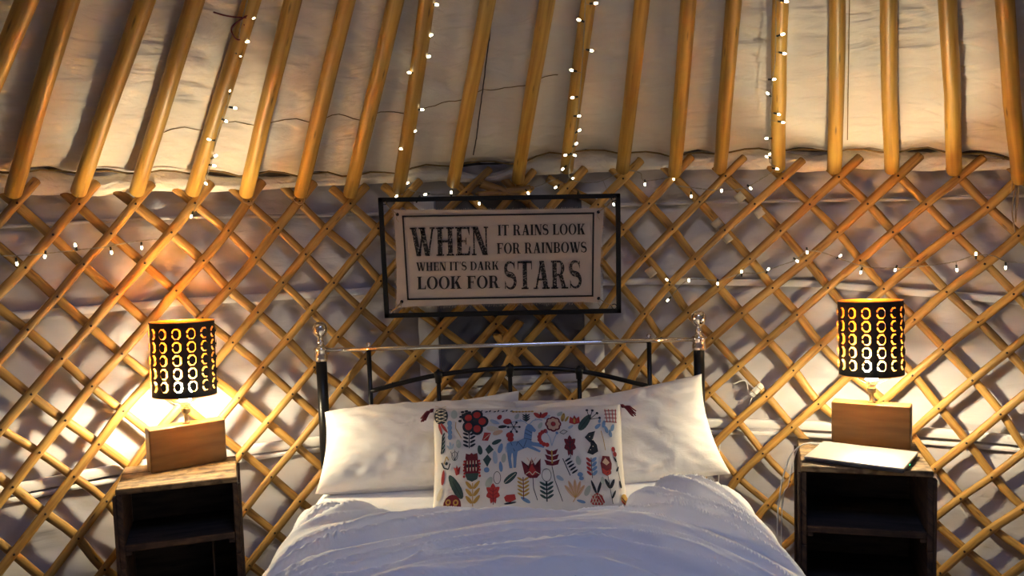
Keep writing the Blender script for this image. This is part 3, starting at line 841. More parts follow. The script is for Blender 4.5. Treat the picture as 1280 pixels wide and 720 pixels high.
for (x, y, a) in ((985, 238, 40), (1035, 232, 80), (1060, 262, 110), (1084, 250, 70), (1080, 285, 100)): single('blue', x, y, 44, 24, a)
single('blue', 1010, 205, 26, 18, 70)
# third row
m = Motif(); m.leaf('pine', 330, 372, 52, 32, 100); m.fill('pine', [(372, 372), (356, 345), (380, 318), (404, 348)]); m.fill('pine', [(366, 440), (342, 400), (368, 372), (390, 398)])
m.leaf('pine', 394, 316, 58, 26, 20); m.disc('blue', 362, 455, 16, 14); m.done('diamond_motif')
m = Motif(); m.leaf('blue', 432, 368, 56, 30, 70); m.leaf('sky', 414, 425, 70, 30, 95); m.leaf('blue', 444, 468, 56, 24, 95); m.done('leaf_motif')
m = Motif(); m.fill('wine', [(240, 392), (244, 362), (262, 372), (276, 360), (292, 372), (310, 362), (314, 392)])
m.fill('wine', [(232, 440), (244, 392), (312, 392), (322, 440), (310, 490), (244, 490)])
for q in range(4): m.leaf('cream', 252 + q * 17, 460, 60, 9, 90, lift=.002); m.disc('ink', 252 + q * 17, 430, 5, 10, lift=.0026)
m.fill('pine', [(240, 470), (318, 470), (308, 502), (278, 514), (250, 502)], .002)
for q in range(6): m.disc('red', 236 - 3 * (q % 2), 405 + q * 16, 7); m.disc('red', 320 + 3 * (q % 2), 405 + q * 16, 7)
m.done('thistle_motif')
sprig(282, 640, 120, 3, 'gold', 54, 22, 48, True, False)
m = Motif(); m.fill('red', [(170, 430), (184, 440), (190, 420), (200, 442), (212, 428), (206, 470), (186, 476)]); m.done('tulip_motif')
m = Motif()
for a in (60, 90, 120): m.line('ink', [(178, 395), (178 + 50 * cos(math.radians(a)), 395 - 58 * sin(math.radians(a)))], 3)
m.ring('ink', 178, 372, 18, 24, 3); m.done('bud_motif')
single('pine', 224, 598, 150, 56, 122, 'ink')
m = Motif(); m.disc('wine', 165, 632, 52, 58)
for (x, y) in ((142, 612), (186, 616), (166, 662)): m.disc('gold', x, y, 16, lift=.002); m.disc('wine', x, y, 8, lift=.0025)
m.done('poppy_motif')
oak(396, 628, 96, 86, 'red', 'wine')
m = Motif(); m.fill('red', [(456, 600), (470, 588), (516, 586), (522, 612), (490, 626), (464, 622)]); m.leaf('ink', 455, 634, 70, 12, 6); m.done('poppy_motif')
m = Motif(); m.ring('ink', 420, 498, 20, 32, 3); m.done('bud_motif')
single('pine', 458, 528, 92, 40, 38, 'cream')
m = Motif()
for q in range(5): m.leaf('gold', 566, 596 - q * 20, 36, 13, 30); m.leaf('gold', 562, 596 - q * 20, 36, 13, 150)
m.line('wine', [(564, 612), (564, 498)], 5); m.done('sprig_motif')
m = Motif(); m.fill('wine', [(572, 482), (556, 410), (590, 450), (614, 400), (640, 450), (664, 402), (662, 482), (640, 504), (600, 504)])
m.fill('red', [(590, 482), (600, 455), (614, 430), (630, 455), (644, 482), (616, 492)], .002); m.line('cream', [(578, 484), (600, 470), (616, 488), (632, 470), (656, 484)], 4, .0025)
for s in (-1, 0, 1): m.line('peach', [(614, 430), (614 + s * 26, 396)], 3)
m.line('ink', [(618, 504), (620, 560), (640, 620)], 4); m.done('tulip_motif')
m = Motif()
for q, w in enumerate((44, 40, 36)):
    yy = 430 - q * 28; m.fill('wine', [(728 - w, yy - 22), (740 - w, yy + 6), (728, yy + 12), (716 + w, yy + 6), (728 + w, yy - 22), (728, yy - 8)])
m.line('gold', [(728, 430), (728, 360)], 8, .0022); m.line('ink', [(726, 444), (740, 520), (778, 628)], 4)
m.ring('ink', 694, 490, 26, 34, 3); m.leaf('sky', 748, 496, 46, 24, -30); m.done('flower_motif')
m = Motif()
for q in range(5): m.leaf('ink', 800 + q * 9, 420 + q * 16, 40, 12, 30)
m.line('ink', [(788, 404), (826, 495)], 5); m.done('fern_motif')
m = Motif()
for q in range(4): m.leaf('pine', 694, 612 - q * 22, 42, 15, 30); m.leaf('pine', 690, 612 - q * 22, 42, 15, 150)
m.line('ink', [(692, 628), (692, 530)], 7); m.leaf('pine', 692, 548, 26, 14, 90); m.done('fern_motif')
m = Motif(); m.disc('blue', 882, 490, 16, 12); m.disc('blue', 888, 510, 14, 11); m.done('berry_motif')
m = Motif()
for a, L in ((50, 84), (70, 92), (90, 96), (112, 96), (132, 88)): m.leaf('peach', 850, 610, L, 26, a, 'gold')
m.line('gold', [(850, 610), (836, 632)], 4); m.done('tulip_motif')
m = Motif()
for q in range(4): m.leaf('red', 948, 494 - q * 24, 34, 18, 140); m.leaf('blue', 954, 494 - q * 24, 38, 20, 40)
m.line('ink', [(951, 510), (951, 400)], 4); m.done('fern_motif')
m = Motif(); m.fill('wine', [(1004, 430), (1020, 388), (1062, 390), (1074, 430), (1066, 484), (1038, 496), (1012, 482)]); m.fill('peach', [(1016, 424), (1036, 398), (1060, 424), (1040, 440)], .002)
m.fill('red', [(1010, 452), (1040, 470), (1070, 450), (1060, 484), (1038, 494), (1016, 484)], .0022)
m.line('ink', [(1044, 494), (1062, 640)], 4); m.leaf('ink', 1052, 560, 56, 22, 120); m.leaf('ink', 1054, 560, 56, 22, 60); m.leaf('ink', 1060, 612, 50, 14, 60); m.done('tulip_motif')
m = Motif(); m.fill('red', [(932, 632), (946, 600), (972, 584), (1000, 596), (1016, 632), (1000, 646), (946, 646)])
for q in range(4): m.line('cream', [(936 + q * 18, 644), (968 + q * 14, 592)], 4, .002); m.line('cream', [(1010 - q * 18, 644), (980 - q * 14, 592)], 4, .002)
m.leaf('ink', 970, 588, 74, 18, 112); m.leaf('ink', 976, 588, 74, 18, 68); m.done('pineapple_motif')
m = Motif()
for (x, y) in ((1090, 350), (1098, 376)): m.disc('red', x, y, 12, 14)
m.line('ink', [(1096, 340), (1108, 440), (1124, 548)], 3); m.leaf('ink', 1100, 470, 34, 12, 60); m.leaf('ink', 1106, 420, 34, 12, 120); m.leaf('ink', 1122, 556, 40, 16, 100); m.done('vine_motif')
m = Motif(); m.disc('gold', 1138, 612, 26, 28); m.line('red', [(1116, 620), (1136, 640), (1156, 616)], 8, .002); m.line('wine', [(1118, 604), (1136, 622), (1154, 602)], 6, .002); m.done('pineapple_motif')
# left edge
m = Motif()
for q in range(5): m.leaf('pine', 104, 350 - q * 22, 30, 12, 60)
m.line('ink', [(96, 352), (106, 256)], 8); m.done('fern_motif')
m = Motif(); m.line('ink', [(98, 400), (112, 430), (140, 440), (150, 410)], 7); m.line('gold', [(112, 410), (128, 370), (142, 392)], 6); m.disc('ink', 128, 408, 9); m.done('bud_motif')
m = Motif(); m.leaf('red', 104, 520, 80, 24, 85); m.done('leaf_motif')
m = Motif(); m.leaf('sky', 156, 334, 44, 16, 100); m.leaf('sky', 152, 334, 34, 12, 130); m.leaf('sky', 160, 334, 34, 12, 70); m.done('tulip_motif')
m = Motif(); m.leaf('cream', 80, 600, 70, 34, 70); m.leaf('sky', 80, 680, 60, 40, 60); m.done('leaf_motif')
for (x, y, L, W, a) in ((205, 330, 50, 34, 100), (455, 420, 50, 30, 80), (530, 175, 40, 26, 60), (880, 440, 50, 34, 100), (360, 545, 60, 40, 60), (770, 160, 40, 26, 40), (905, 600, 60, 34, 60), (660, 235, 40, 26, 60), (1010, 540, 40, 26, 90)): single('sage', x, y, L, W, a)
single('blue', 600, 632, 60, 22, 150); single('blue', 905, 635, 50, 18, 165)
# tassels
for (s, t, dx, dz) in ((-1, 1, -.024, -.012), (1, 1, .030, -.010), (-1, -1, -.030, .004), (1, -1, .030, .004)):
    p = CM @ Vector((s * CW / 2 * .985, t * CH / 2 * .985, 0)); rg = random.Random(int(s * 3 + t * 7 + 20))
    d = Vector((dx, -.012, dz)).normalized()
    mb = MB(); mb.tube([p, p + d * .008, p + d * .014], [.003, .0065, .005], 8)
    for q in range(16):
        o_ = Vector((rg.uniform(-1, 1), rg.uniform(-1, 1), rg.uniform(-1, 1)))
        e = p + d * rg.uniform(.036, .046) + o_ * .008 + Vector((0, 0, -.012))
        mb.tube([p + d * .012, p + d * .026 + o_ * .006, e], .0022, 5)
    obj('tassel', mb, PALM['wine'], cush)

# ------------------------------------------------------------------ hanging sign
SIGN_TILT = Matrix.Rotation(.0125, 4, 'Y')
sign = thing('hanging_sign', 'cream canvas text sign laced into a black metal frame above the bed', 'sign', (-.039, 3.375, 1.332))
SS = .884 / 840
def sp(cx, cy, y=0.0):
    cy = cy + .0155 * (cx - 550); return SIGN_TILT @ Vector(((cx - 547.5) * SS, y, (250.8 - cy) * SS))
bw = 8
for (A, B) in (((127, 48), (967, 35)), ((138, 468), (967, 452)), ((127, 48), (138, 468)), ((967, 35), (967, 452))):
    hor = abs(A[0] - B[0]) > 100
    if hor:
        s_ = 1 if A[1] < 100 else -1
        a = sp(A[0], A[1] + bw * s_); b = sp(B[0], B[1] + bw * s_)
    else:
        s_ = 1 if A[0] < 300 else -1
        a = sp(A[0] + bw * s_, A[1]); b = sp(B[0] + bw * s_, B[1])
    d = (b - a).normalized(); n = Vector((0, 1, 0)); c = d.cross(n)
    M = Matrix((d, n, c)).transposed().to_4x4(); M.translation = (a + b) / 2
    obj('frame_bar', MB().box((0, 0, 0), ((b - a).length, .016, 2 * bw * SS), mat=M, bev=.002), M_IRON, sign)
# canvas: thick cloth with frayed edge
def canvas_xy(u, v):
    """u,v in 0..1 from top-left"""
    x = (1 - v) * (180 + 730 * u) + v * (180 + 715 * u)
    y = (1 - v) * (90 - 5 * u) + v * (430 - 18 * u)
    x += (-6 + 12 * (1 - u)) * sin(pi * v) * .8 + 2 * nz(v * 9, u * 3)
    y += 3 * sin(pi * u) * (1 - 2 * v) + 1.5 * nz(u * 14, v * 4, 5)
    return x, y
P = []; Q = []
for i in range(61):
    u = i / 60; r1 = []; r2 = []
    for j in range(31):
        v = j / 30; x, y = canvas_xy(u, v)
        e = min(u, 1 - u, v * .5, (1 - v) * .5); w = .004 * nz(u * 14, v * 9, 2) * sstep(.07, .0, e) * 2
        r1.append(sp(x, y, -.003 + w)); r2.append(sp(x, y, .001 + w))
    P.append(r1); Q.append(r2)
mb = MB(); mb.grid(P); mb.grid(Q); canvas = obj('canvas', mb, M_CANVAS, sign)
mb = MB(); rg = random.Random(4)
def fringe(u, v, du, dv):
    x, y = canvas_xy(u, v); L = rg.uniform(4, 11)
    a = sp(x, y, -.001); b = sp(x + du * L + rg.uniform(-2, 2), y + dv * L + rg.uniform(-2, 2), rg.uniform(-.003, .002))
    mb.tube([a, b], .0006, 3, cap=False)
for i in range(230): fringe(i / 230, 1, 0, 1); fringe(i / 230, 0, 0, -.6)
for i in range(110): fringe(0, i / 110, -.9, 0); fringe(1, i / 110, .9, 0)
f_ = obj('frayed_edge', mb, M_CANVAS, canvas); f_['kind'] = 'stuff'
M_PRINT = None
m, nt, b_ = new_mat('weathered_black_print')
tc = nt.nodes.new('ShaderNodeTexCoord'); nn_ = nt.nodes.new('ShaderNodeTexNoise'); nn_.inputs['Scale'].default_value = 190; nn_.inputs['Detail'].default_value = 3
nt.links.new(tc.outputs['Object'], nn_.inputs['Vector'])
rr_ = ramp_node(nt, nn_.outputs[0], [(.56, (.012, .011, .011)), (.63, (.26, .22, .19))]); nt.links.new(rr_.outputs[0], b_.inputs['Base Color']); b_.inputs['Roughness'].default_value = .9
M_PRINT = m
M_INK = plain('black_print', (.014, .013, .013), .9)
# printed border
mb = MB()
cs = [(212, 113), (873, 103), (867, 391), (222, 402)]
for A, B in zip(cs, cs[1:] + cs[:1]):
    L = sqrt((A[0] - B[0]) ** 2 + (A[1] - B[1]) ** 2); nx, ny = -(B[1] - A[1]) / L * 3.0, (B[0] - A[0]) / L * 3.0; ex, ey = (B[0] - A[0]) / L * 3.0, (B[1] - A[1]) / L * 3.0
    mb.poly([sp(A[0] + nx - ex, A[1] + ny - ey, -.0068), sp(B[0] + nx + ex, B[1] + ny + ey, -.0068), sp(B[0] - nx + ex, B[1] - ny + ey, -.0068), sp(A[0] - nx - ex, A[1] - ny - ey, -.0068)])
obj('printed_border', mb, M_INK, canvas)
# serif lettering drawn from strokes (cap height 1)
T_, t_, sf, sh_ = .215, .072, .07, .055
def R_(x0, y0, x1, y1): return [(x0, y0), (x1, y0), (x1, y1), (x0, y1)]
def stem(x, w=None):
    w = w or T_; return [R_(x, 0, x + w, 1), R_(x - sf, 0, x + w + sf, sh_), R_(x - sf, 1 - sh_, x + w + sf, 1)]
def arcs(cx, cy, ro, so, ri, si, a0, a1, n=18):
    out = []
    for q in range(n):
        A = [math.radians(a0 + (a1 - a0) * k / n) for k in (q, q + 1)]
        out.append([(cx + ro * cos(A[0]), cy + so * sin(A[0])), (cx + ro * cos(A[1]), cy + so * sin(A[1])), (cx + ri * cos(A[1]), cy + si * sin(A[1])), (cx + ri * cos(A[0]), cy + si * sin(A[0]))])
    return out
def diag(x0, y0, x1, y1, w): return [[(x0, y0), (x0 + w, y0), (x1 + w, y1), (x1, y1)]]
def glyph(c):
    s = sf
    if c == 'I': return stem(s), T_ + 2 * s
    if c == 'T':
        w = .72; x = (w - T_) / 2
        return stem(x)[:2] + [R_(0, 1 - t_, w, 1), [(0, 1), (.05, 1), (.03, .70), (0, .70)], [(w, 1), (w - .05, 1), (w - .03, .70), (w, .70)]], w
    if c in 'LEF':
        w = .66 if c != 'L' else .64; g = stem(s)
        if c in 'LE': g += [R_(s, 0, w, t_), [(w, 0), (w + .015, .31), (w - .02, .31), (w - .09, t_)]]
        if c in 'EF': g += [R_(s, 1 - t_, w, 1), [(w, 1), (w, .72), (w - .03, .72), (w - .09, 1 - t_)], R_(s, .47, w - .16, .47 + t_), R_(w - .19, .38, w - .155, .62)]
        return g, w + .02
    if c == 'H': return stem(s) + stem(s + T_ + .26) + [R_(s, .47, s + T_ + .30, .47 + t_)], 2 * T_ + .26 + 2 * s
    if c == 'N':
        w = .78
        return [R_(s, 0, s + t_, 1), R_(0, 0, 2 * s + t_, sh_), R_(w - s - t_, 0, w - s, 1), R_(w - 2 * s - t_, 1 - sh_, w, 1), R_(0, 1 - sh_, s + T_ * .8, 1)] + diag(s - .02, 1, w - s - T_ * .95, 0, T_ * 1.15), w
    if c == 'W':
        w = 1.12; g = diag(.04, 1, .27, 0, T_) + diag(.56, 1, .30 + .06, 0, t_ * 1.2) + diag(.44, 1, .67, 0, T_) + diag(1.0, 1, .78, 0, t_ * 1.2)
        return g + [R_(-.02, 1 - sh_, .30, 1), R_(.38, 1 - sh_, .70, 1), R_(.90, 1 - sh_, 1.14, 1)], w
    if c == 'A':
        w = .82; return diag(.09, 0, .36, 1, t_ * 1.2) + diag(.52, 0, .30, 1, T_ * 1.1) + [R_(.17, .30, .60, .30 + t_), R_(0, 0, .25, sh_), R_(.44, 0, .82, sh_)], w
    if c == 'K':
        w = .82; return stem(s) + diag(s + T_, .40, .62, 1, t_ * 1.5) + diag(.56, 0, .33, .58, T_ * 1.05) + [R_(.52, 1 - sh_, .80, 1), R_(.47, 0, .84, sh_)], w
    if c in 'RB':
        g = stem(s)
        x0 = s + T_
        g += [R_(x0 - .02, 1 - t_, x0 + .12, 1), R_(x0 - .02, .46, x0 + .12, .46 + t_)] + arcs(x0 + .12, .73, .27, .27, .10, .215, -90, 90)
        if c == 'R':
            return g + diag(.56, 0, .38, .49, T_ * .95) + [R_(.52, 0, .86, sh_)], .84
        g += [R_(x0 - .02, 0, x0 + .14, t_)] + arcs(x0 + .14, .26, .29, .26, .11, .205, -90, 90)
        return g, .76
    if c == 'D': return stem(s) + [R_(s, 0, s + T_ + .08, t_), R_(s, 1 - t_, s + T_ + .08, 1)] + arcs(s + T_ + .06, .5, .46, .5, .27, .445, -90, 90, 24), .80
    if c == 'O': return arcs(.42, .5, .42, .52, .225, .465, 0, 360, 36), .84
    if c == 'S':
        pts = []
        for q in range(41):
            t = q / 40
            if t < .5: a = math.radians(28 + 240 * t * 2); x, y = .31 + .23 * cos(a), .745 + .225 * sin(a)
            else: a = math.radians(88 - 240 * (t - .5) * 2); x, y = .31 + .25 * cos(a), .275 + .245 * sin(a)
            pts.append((x, y))
        # one smooth spine
        sm = [pts[0]] + [((pts[i - 1][0] + pts[i][0] * 2 + pts[i + 1][0]) / 4, (pts[i - 1][1] + pts[i][1] * 2 + pts[i + 1][1]) / 4) for i in range(1, 40)] + [pts[-1]]
        out = []
        L_, Rr = [], []
        for i, (x, y) in enumerate(sm):
            x0, y0 = sm[max(i - 1, 0)]; x1, y1 = sm[min(i + 1, 40)]; l = sqrt((x1 - x0) ** 2 + (y1 - y0) ** 2) or 1
            t = i / 40; w = .03 + .075 * math.exp(-((t - .5) / .17) ** 2) + .03 * (math.exp(-((t - .25) / .1) ** 2) + math.exp(-((t - .75) / .1) ** 2))
            nx, ny = -(y1 - y0) / l * w, (x1 - x0) / l * w
            L_.append((x + nx, y + ny)); Rr.append((x - nx, y - ny))
        for i in range(40): out.append([L_[i], L_[i + 1], Rr[i + 1], Rr[i]])
        out += [[(.50, .98), (.54, .98), (.54, .70), (.49, .80)], [(.04, .02), (.08, .02), (.10, .22), (.04, .32)]]
        return out, .62
    if c == "'": return [[(.03, 1), (.15, 1), (.11, .68), (.07, .68)]], .18
    return [], .30
def text_line(s, x0, x1, ytop, ybot, mat, slant=0.0):
    wds = [glyph(c) for c in s]; gap = .07
    tot = sum(w for _, w in wds) + gap * (len(s) - 1)
    kx = (x1 - x0) / tot; H = ybot - ytop; x = 0
    for g, w in wds:
        mb = MB()
        for pl_ in g:
            pts = []
            for px, py in pl_:
                X = x0 + (x + px) * kx; pts.append(sp(X, ybot - py * H - .013 * (X - 550) * 1.0, -.0072))
            mb.poly(pts)
        x += w + gap
        if g: obj('letter', mb, mat, canvas)
text_line('WHEN', 236, 507, 148, 247, M_PRINT)
text_line('IT RAINS LOOK', 540, 843, 143, 180, M_INK)
text_line('FOR RAINBOWS', 536, 848, 206, 243, M_INK)
text_line("WHEN IT'S DARK", 254, 541, 269, 299, M_INK)
text_line('LOOK FOR', 256, 543, 319, 363, M_INK)
text_line('STARS', 559, 829, 270, 368, M_PRINT)
# corner rings, eyelets and lacing cords
for (cx, cy, ex, ey) in ((150, 64, 193, 106), (944, 52, 890, 99), (160, 446, 200, 410), (942, 428, 888, 400)):
    a = sp(cx, cy, -.012); b = sp(ex, ey, -.007)
    obj('ring', MB().tube([a + Vector((.009 * cos(q * pi / 7), 0, .009 * sin(q * pi / 7))) for q in range(15)], .0016, 6, cap=False), M_IRON, sign)
    obj('eyelet', MB().lathe([(0, 0), (.006, 0), (.006, .0015), (0, .0015)], n=12, mat=Matrix.Translation(b) @ Matrix.Rotation(pi / 2, 4, 'X')), M_IRON, sign)
    mid = (a + b) / 2 + Vector((0, -.004, -.003))
    mb = MB().tube([a, mid, b], .0014, 5); mb.tube([a + Vector((.003, 0, .002)), mid + Vector((.002, -.002, -.002)), b], .0012, 5)
    mb.tube([b, b + Vector((-.004, -.003, -.016)), b + Vector((.004, -.004, -.028))], .0009, 4)
    obj('lacing_cord', mb, M_JUTE, sign)
for x in (-.30, .30):
    obj('hanging_hook', MB().tube([(x, .0, .205), (x, .03, .215), (x, .13, .23), (x, .155, .20)], .003, 6), M_IRON, sign)

# ------------------------------------------------------------------ crates used as bedside tables
def crate(label, loc, rz, w, d, h, top_mat, shelves, divider=None):
    t = thing('bedside_crate', label, 'bedside table', loc, rz, 'bedside crates'); th = .016
    nb = 3; bw_ = d / nb
    for i in range(nb):
        obj('top_board', MB().box((0, -d / 2 + bw_ * (i + .5), h - .009), (w - .003 * (i % 2), bw_ - .003, .018), bev=.003), top_mat, t)
    for s in (-1, 1):
        for q in range(3):
            zz = (h - .018) / 3
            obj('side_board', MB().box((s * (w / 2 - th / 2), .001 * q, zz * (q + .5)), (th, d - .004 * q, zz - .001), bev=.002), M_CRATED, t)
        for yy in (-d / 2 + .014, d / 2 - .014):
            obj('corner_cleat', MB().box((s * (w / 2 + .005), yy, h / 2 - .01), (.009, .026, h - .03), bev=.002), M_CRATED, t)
    for q in range(4):
        zz = (h - .02) / 4
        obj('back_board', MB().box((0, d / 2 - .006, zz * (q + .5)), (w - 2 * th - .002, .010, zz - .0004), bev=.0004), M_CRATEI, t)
    for z in shelves:
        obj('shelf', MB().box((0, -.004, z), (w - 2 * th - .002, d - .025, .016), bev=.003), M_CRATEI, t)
        obj('shelf_edge', MB().box((0, -d / 2 + .012, z - .001), (w - 2 * th - .002, .012, .021), bev=.002), M_CRATED, t)
        for s in (-1, 1):
            obj('shelf_batten', MB().box((s * (w / 2 - th - .010), -d / 2 + .03, z - .018), (.018, .04, .014), bev=.002), M_CRATED, t)
    if divider: obj('divider', MB().box((divider[0], .03, divider[1]), (.006, d - .12, divider[2]), bev=.001), M_CRATED, t)
    return t
CRATE_H = .70
crate('worn wooden crate standing on end under the left lamp', (-1.077, 2.873, 0), .300, .351, .27, CRATE_H, M_CRATE, (.105, .31, .515), (.09, .405, .19))
crate('dark wooden crate with a laptop on top, under the right lamp', (1.083, 2.845, 0), -.265, .371, .345, CRATE_H, M_CRATE, (.105, .31, .505))

# ------------------------------------------------------------------ table lamps with punched drum shades
NC, NR_ = 14, 5
SH0, SH1, SHR = .232, .472, .100
def shade_layers():
    tw = 2 * pi / NC; m0, m1 = .016, .015
    th = (SH1 - SH0 - m0 - m1) / NR_
    hw, hh = .0134, .0174                     # half size of a punched window
    out = []
    for r, inner in ((SHR, False), (SHR - .0016, True)):
        mb = MB()
        def P(a, z, dr=0): return Vector(((r + dr) * cos(a), (r + dr) * sin(a), z))
        def strip(z0, z1):
            n = NC * 4
            mb.grid([[P(2 * pi * i / n, z0), P(2 * pi * i / n, z1)] for i in range(n)], closed_u=True)
        strip(SH0, SH0 + m0); strip(SH1 - m1, SH1)
        for i in range(NC):
            ac = tw * (i + .5)
            for j in range(NR_):
                zc_ = SH0 + m0 + th * (j + .5); W = r * tw / 2; H = th / 2
                octo = [(hw, hh * .50), (hw * .45, hh), (-hw * .45, hh), (-hw, hh * .50), (-hw, -hh * .50), (-hw * .45, -hh), (hw * .45, -hh), (hw, -hh * .50)]
                rect = [(W, hh * .50), (hw * .45, H), (-hw * .45, H), (-W, hh * .50), (-W, -hh * .50), (-hw * .45, -H), (hw * .45, -H), (W, -hh * .50)]
                q = lambda p, dr=0: P(ac + p[0] / r, zc_ + p[1], dr)
                corner = {0: (W, H), 2: (-W, H), 4: (-W, -H), 6: (W, -H)}
                for k in range(8):
                    k2 = (k + 1) % 8
                    pts = [q(octo[k]), q(octo[k2]), q(rect[k2])]
                    if k in corner: pts.append(q(corner[k]))
                    pts.append(q(rect[k]))
                    mb.poly(pts, True)
                # tongue left standing in the window, hinged on one side and bent out a little
                tg = [(p[0] * .70, p[1] * .77) for p in octo]
                mb.poly([q(p, .0025 + .12 * (p[0] + hw)) for p in tg], False)
                mb.poly([q((-hw, .003)), q((-hw, -.003)), q((-hw * .5, -.003), .0025 + .12 * hw * .5), q((-hw * .5, .003), .0025 + .12 * hw * .5)], False)
        out.append(mb)
    return out
lay = shade_layers()
me_shade = mesh_of('shade', lay[0]); me_shade.materials.append(M_SHADE)
me_lining = mesh_of('lining', lay[1]); me_lining.materials.append(M_COPPER)
def table_lamp(label, loc, rz, sx):
    t = thing('table_lamp', label, 'lamp', loc, rz, 'bedside lamps')
    obj('base_block', MB().box((0, 0, .0695), (.241, .057, .139), bev=.003), M_BLOCK, t)
    st_ = obj('stem', MB().lathe([(0, .138), (.013, .138), (.013, .141), (.0065, .143), (.0065, .168), (.010, .170), (.0145, .174), (.0145, .187), (.0125, .192), (0, .193)], (sx, 0, 0), 18), M_STEEL, t)
    bb = obj('bulb', MB().lathe([(0, .214), (.0180, .214), (.0215, .226), (.0225, .240), (.0205, .253), (.0165, .263), (.011, .270), (.005, .273), (0, .2735)], (sx, 0, 0), 20), M_BULB, t)
    obj('light_stop_collar', MB().lathe([(0, .192), (.011, .192), (.0125, .200), (.0165, .208), (.0205, .214), (0, .2145)], (sx, 0, 0), 20), M_WHITEP, bb)  # unseen collar added to cut the light going down from the bulb
    sh = obj('shade', me_shade, None, t); 
    axis = Matrix.Rotation(-rz, 3, 'Z') @ Vector((1, 0, 0)); RQ = Matrix.Rotation(-.055, 3, axis); pv = Vector((0, 0, .20))
    sh.rotation_mode = 'QUATERNION'; sh.rotation_quaternion = RQ.to_quaternion(); sh.location = Vector((sx, 0, 0)) + pv - RQ @ pv   # shade sits slightly askew
    ln = obj('lining', me_lining, None, sh)
    for z in (SH0, SH1):
        mb = MB(); mb.tube([((SHR - .0005) * cos(q * pi / 24), (SHR - .0005) * sin(q * pi / 24), z) for q in range(49)], .0017, 6, cap=False)
        obj('rim', mb, M_COPPER, sh)
    mb = MB()
    for q in range(3):
        a = 2 * pi * q / 3 + .5; c, s = cos(a), sin(a)
        mb.tube([(.0135 * c, .0135 * s, .199), (.035 * c, .035 * s, .204), (.070 * c, .070 * s, .220), (.098 * c, .098 * s, SH0 + .002)], .0012, 6)
    mb.tube([(.0145 * cos(q * pi / 8), .0145 * sin(q * pi / 8), .199) for q in range(17)], .0015, 6, cap=False)
    obj('shade_carrier', mb, M_STEEL, sh)
    return t
table_lamp('lit table lamp with a black punched drum shade on the left crate', (-1.077, 2.951, CRATE_H), .60, .004)
table_lamp('lit table lamp with a black punched drum shade on the right crate, behind the laptop', (1.160, 2.953, CRATE_H), -.50, 0)

# ------------------------------------------------------------------ closed laptop
lp = thing('laptop', 'closed silver laptop lying on the right crate', 'laptop', (1.063, 2.786, CRATE_H), -.60)
obj('base', MB().box((0, 0, .005), (.288, .212, .009), bev=.003), M_ALUD, lp)
lid = obj('lid', MB().box((0, 0, .0125), (.290, .214, .006), bev=.0025), M_ALU, lp)
obj('logo', MB().box((.105, -.085, .0157), (.010, .006, .0004)), M_GREY, lid)
obj('lid_marking', MB().box((.075, -.035, .0157), (.045, .0016, .0004)), M_GREY, lid)
obj('status_light', MB().box((.1445, -.02, .006), (.0016, .006, .003)), M_GREEN, lp)

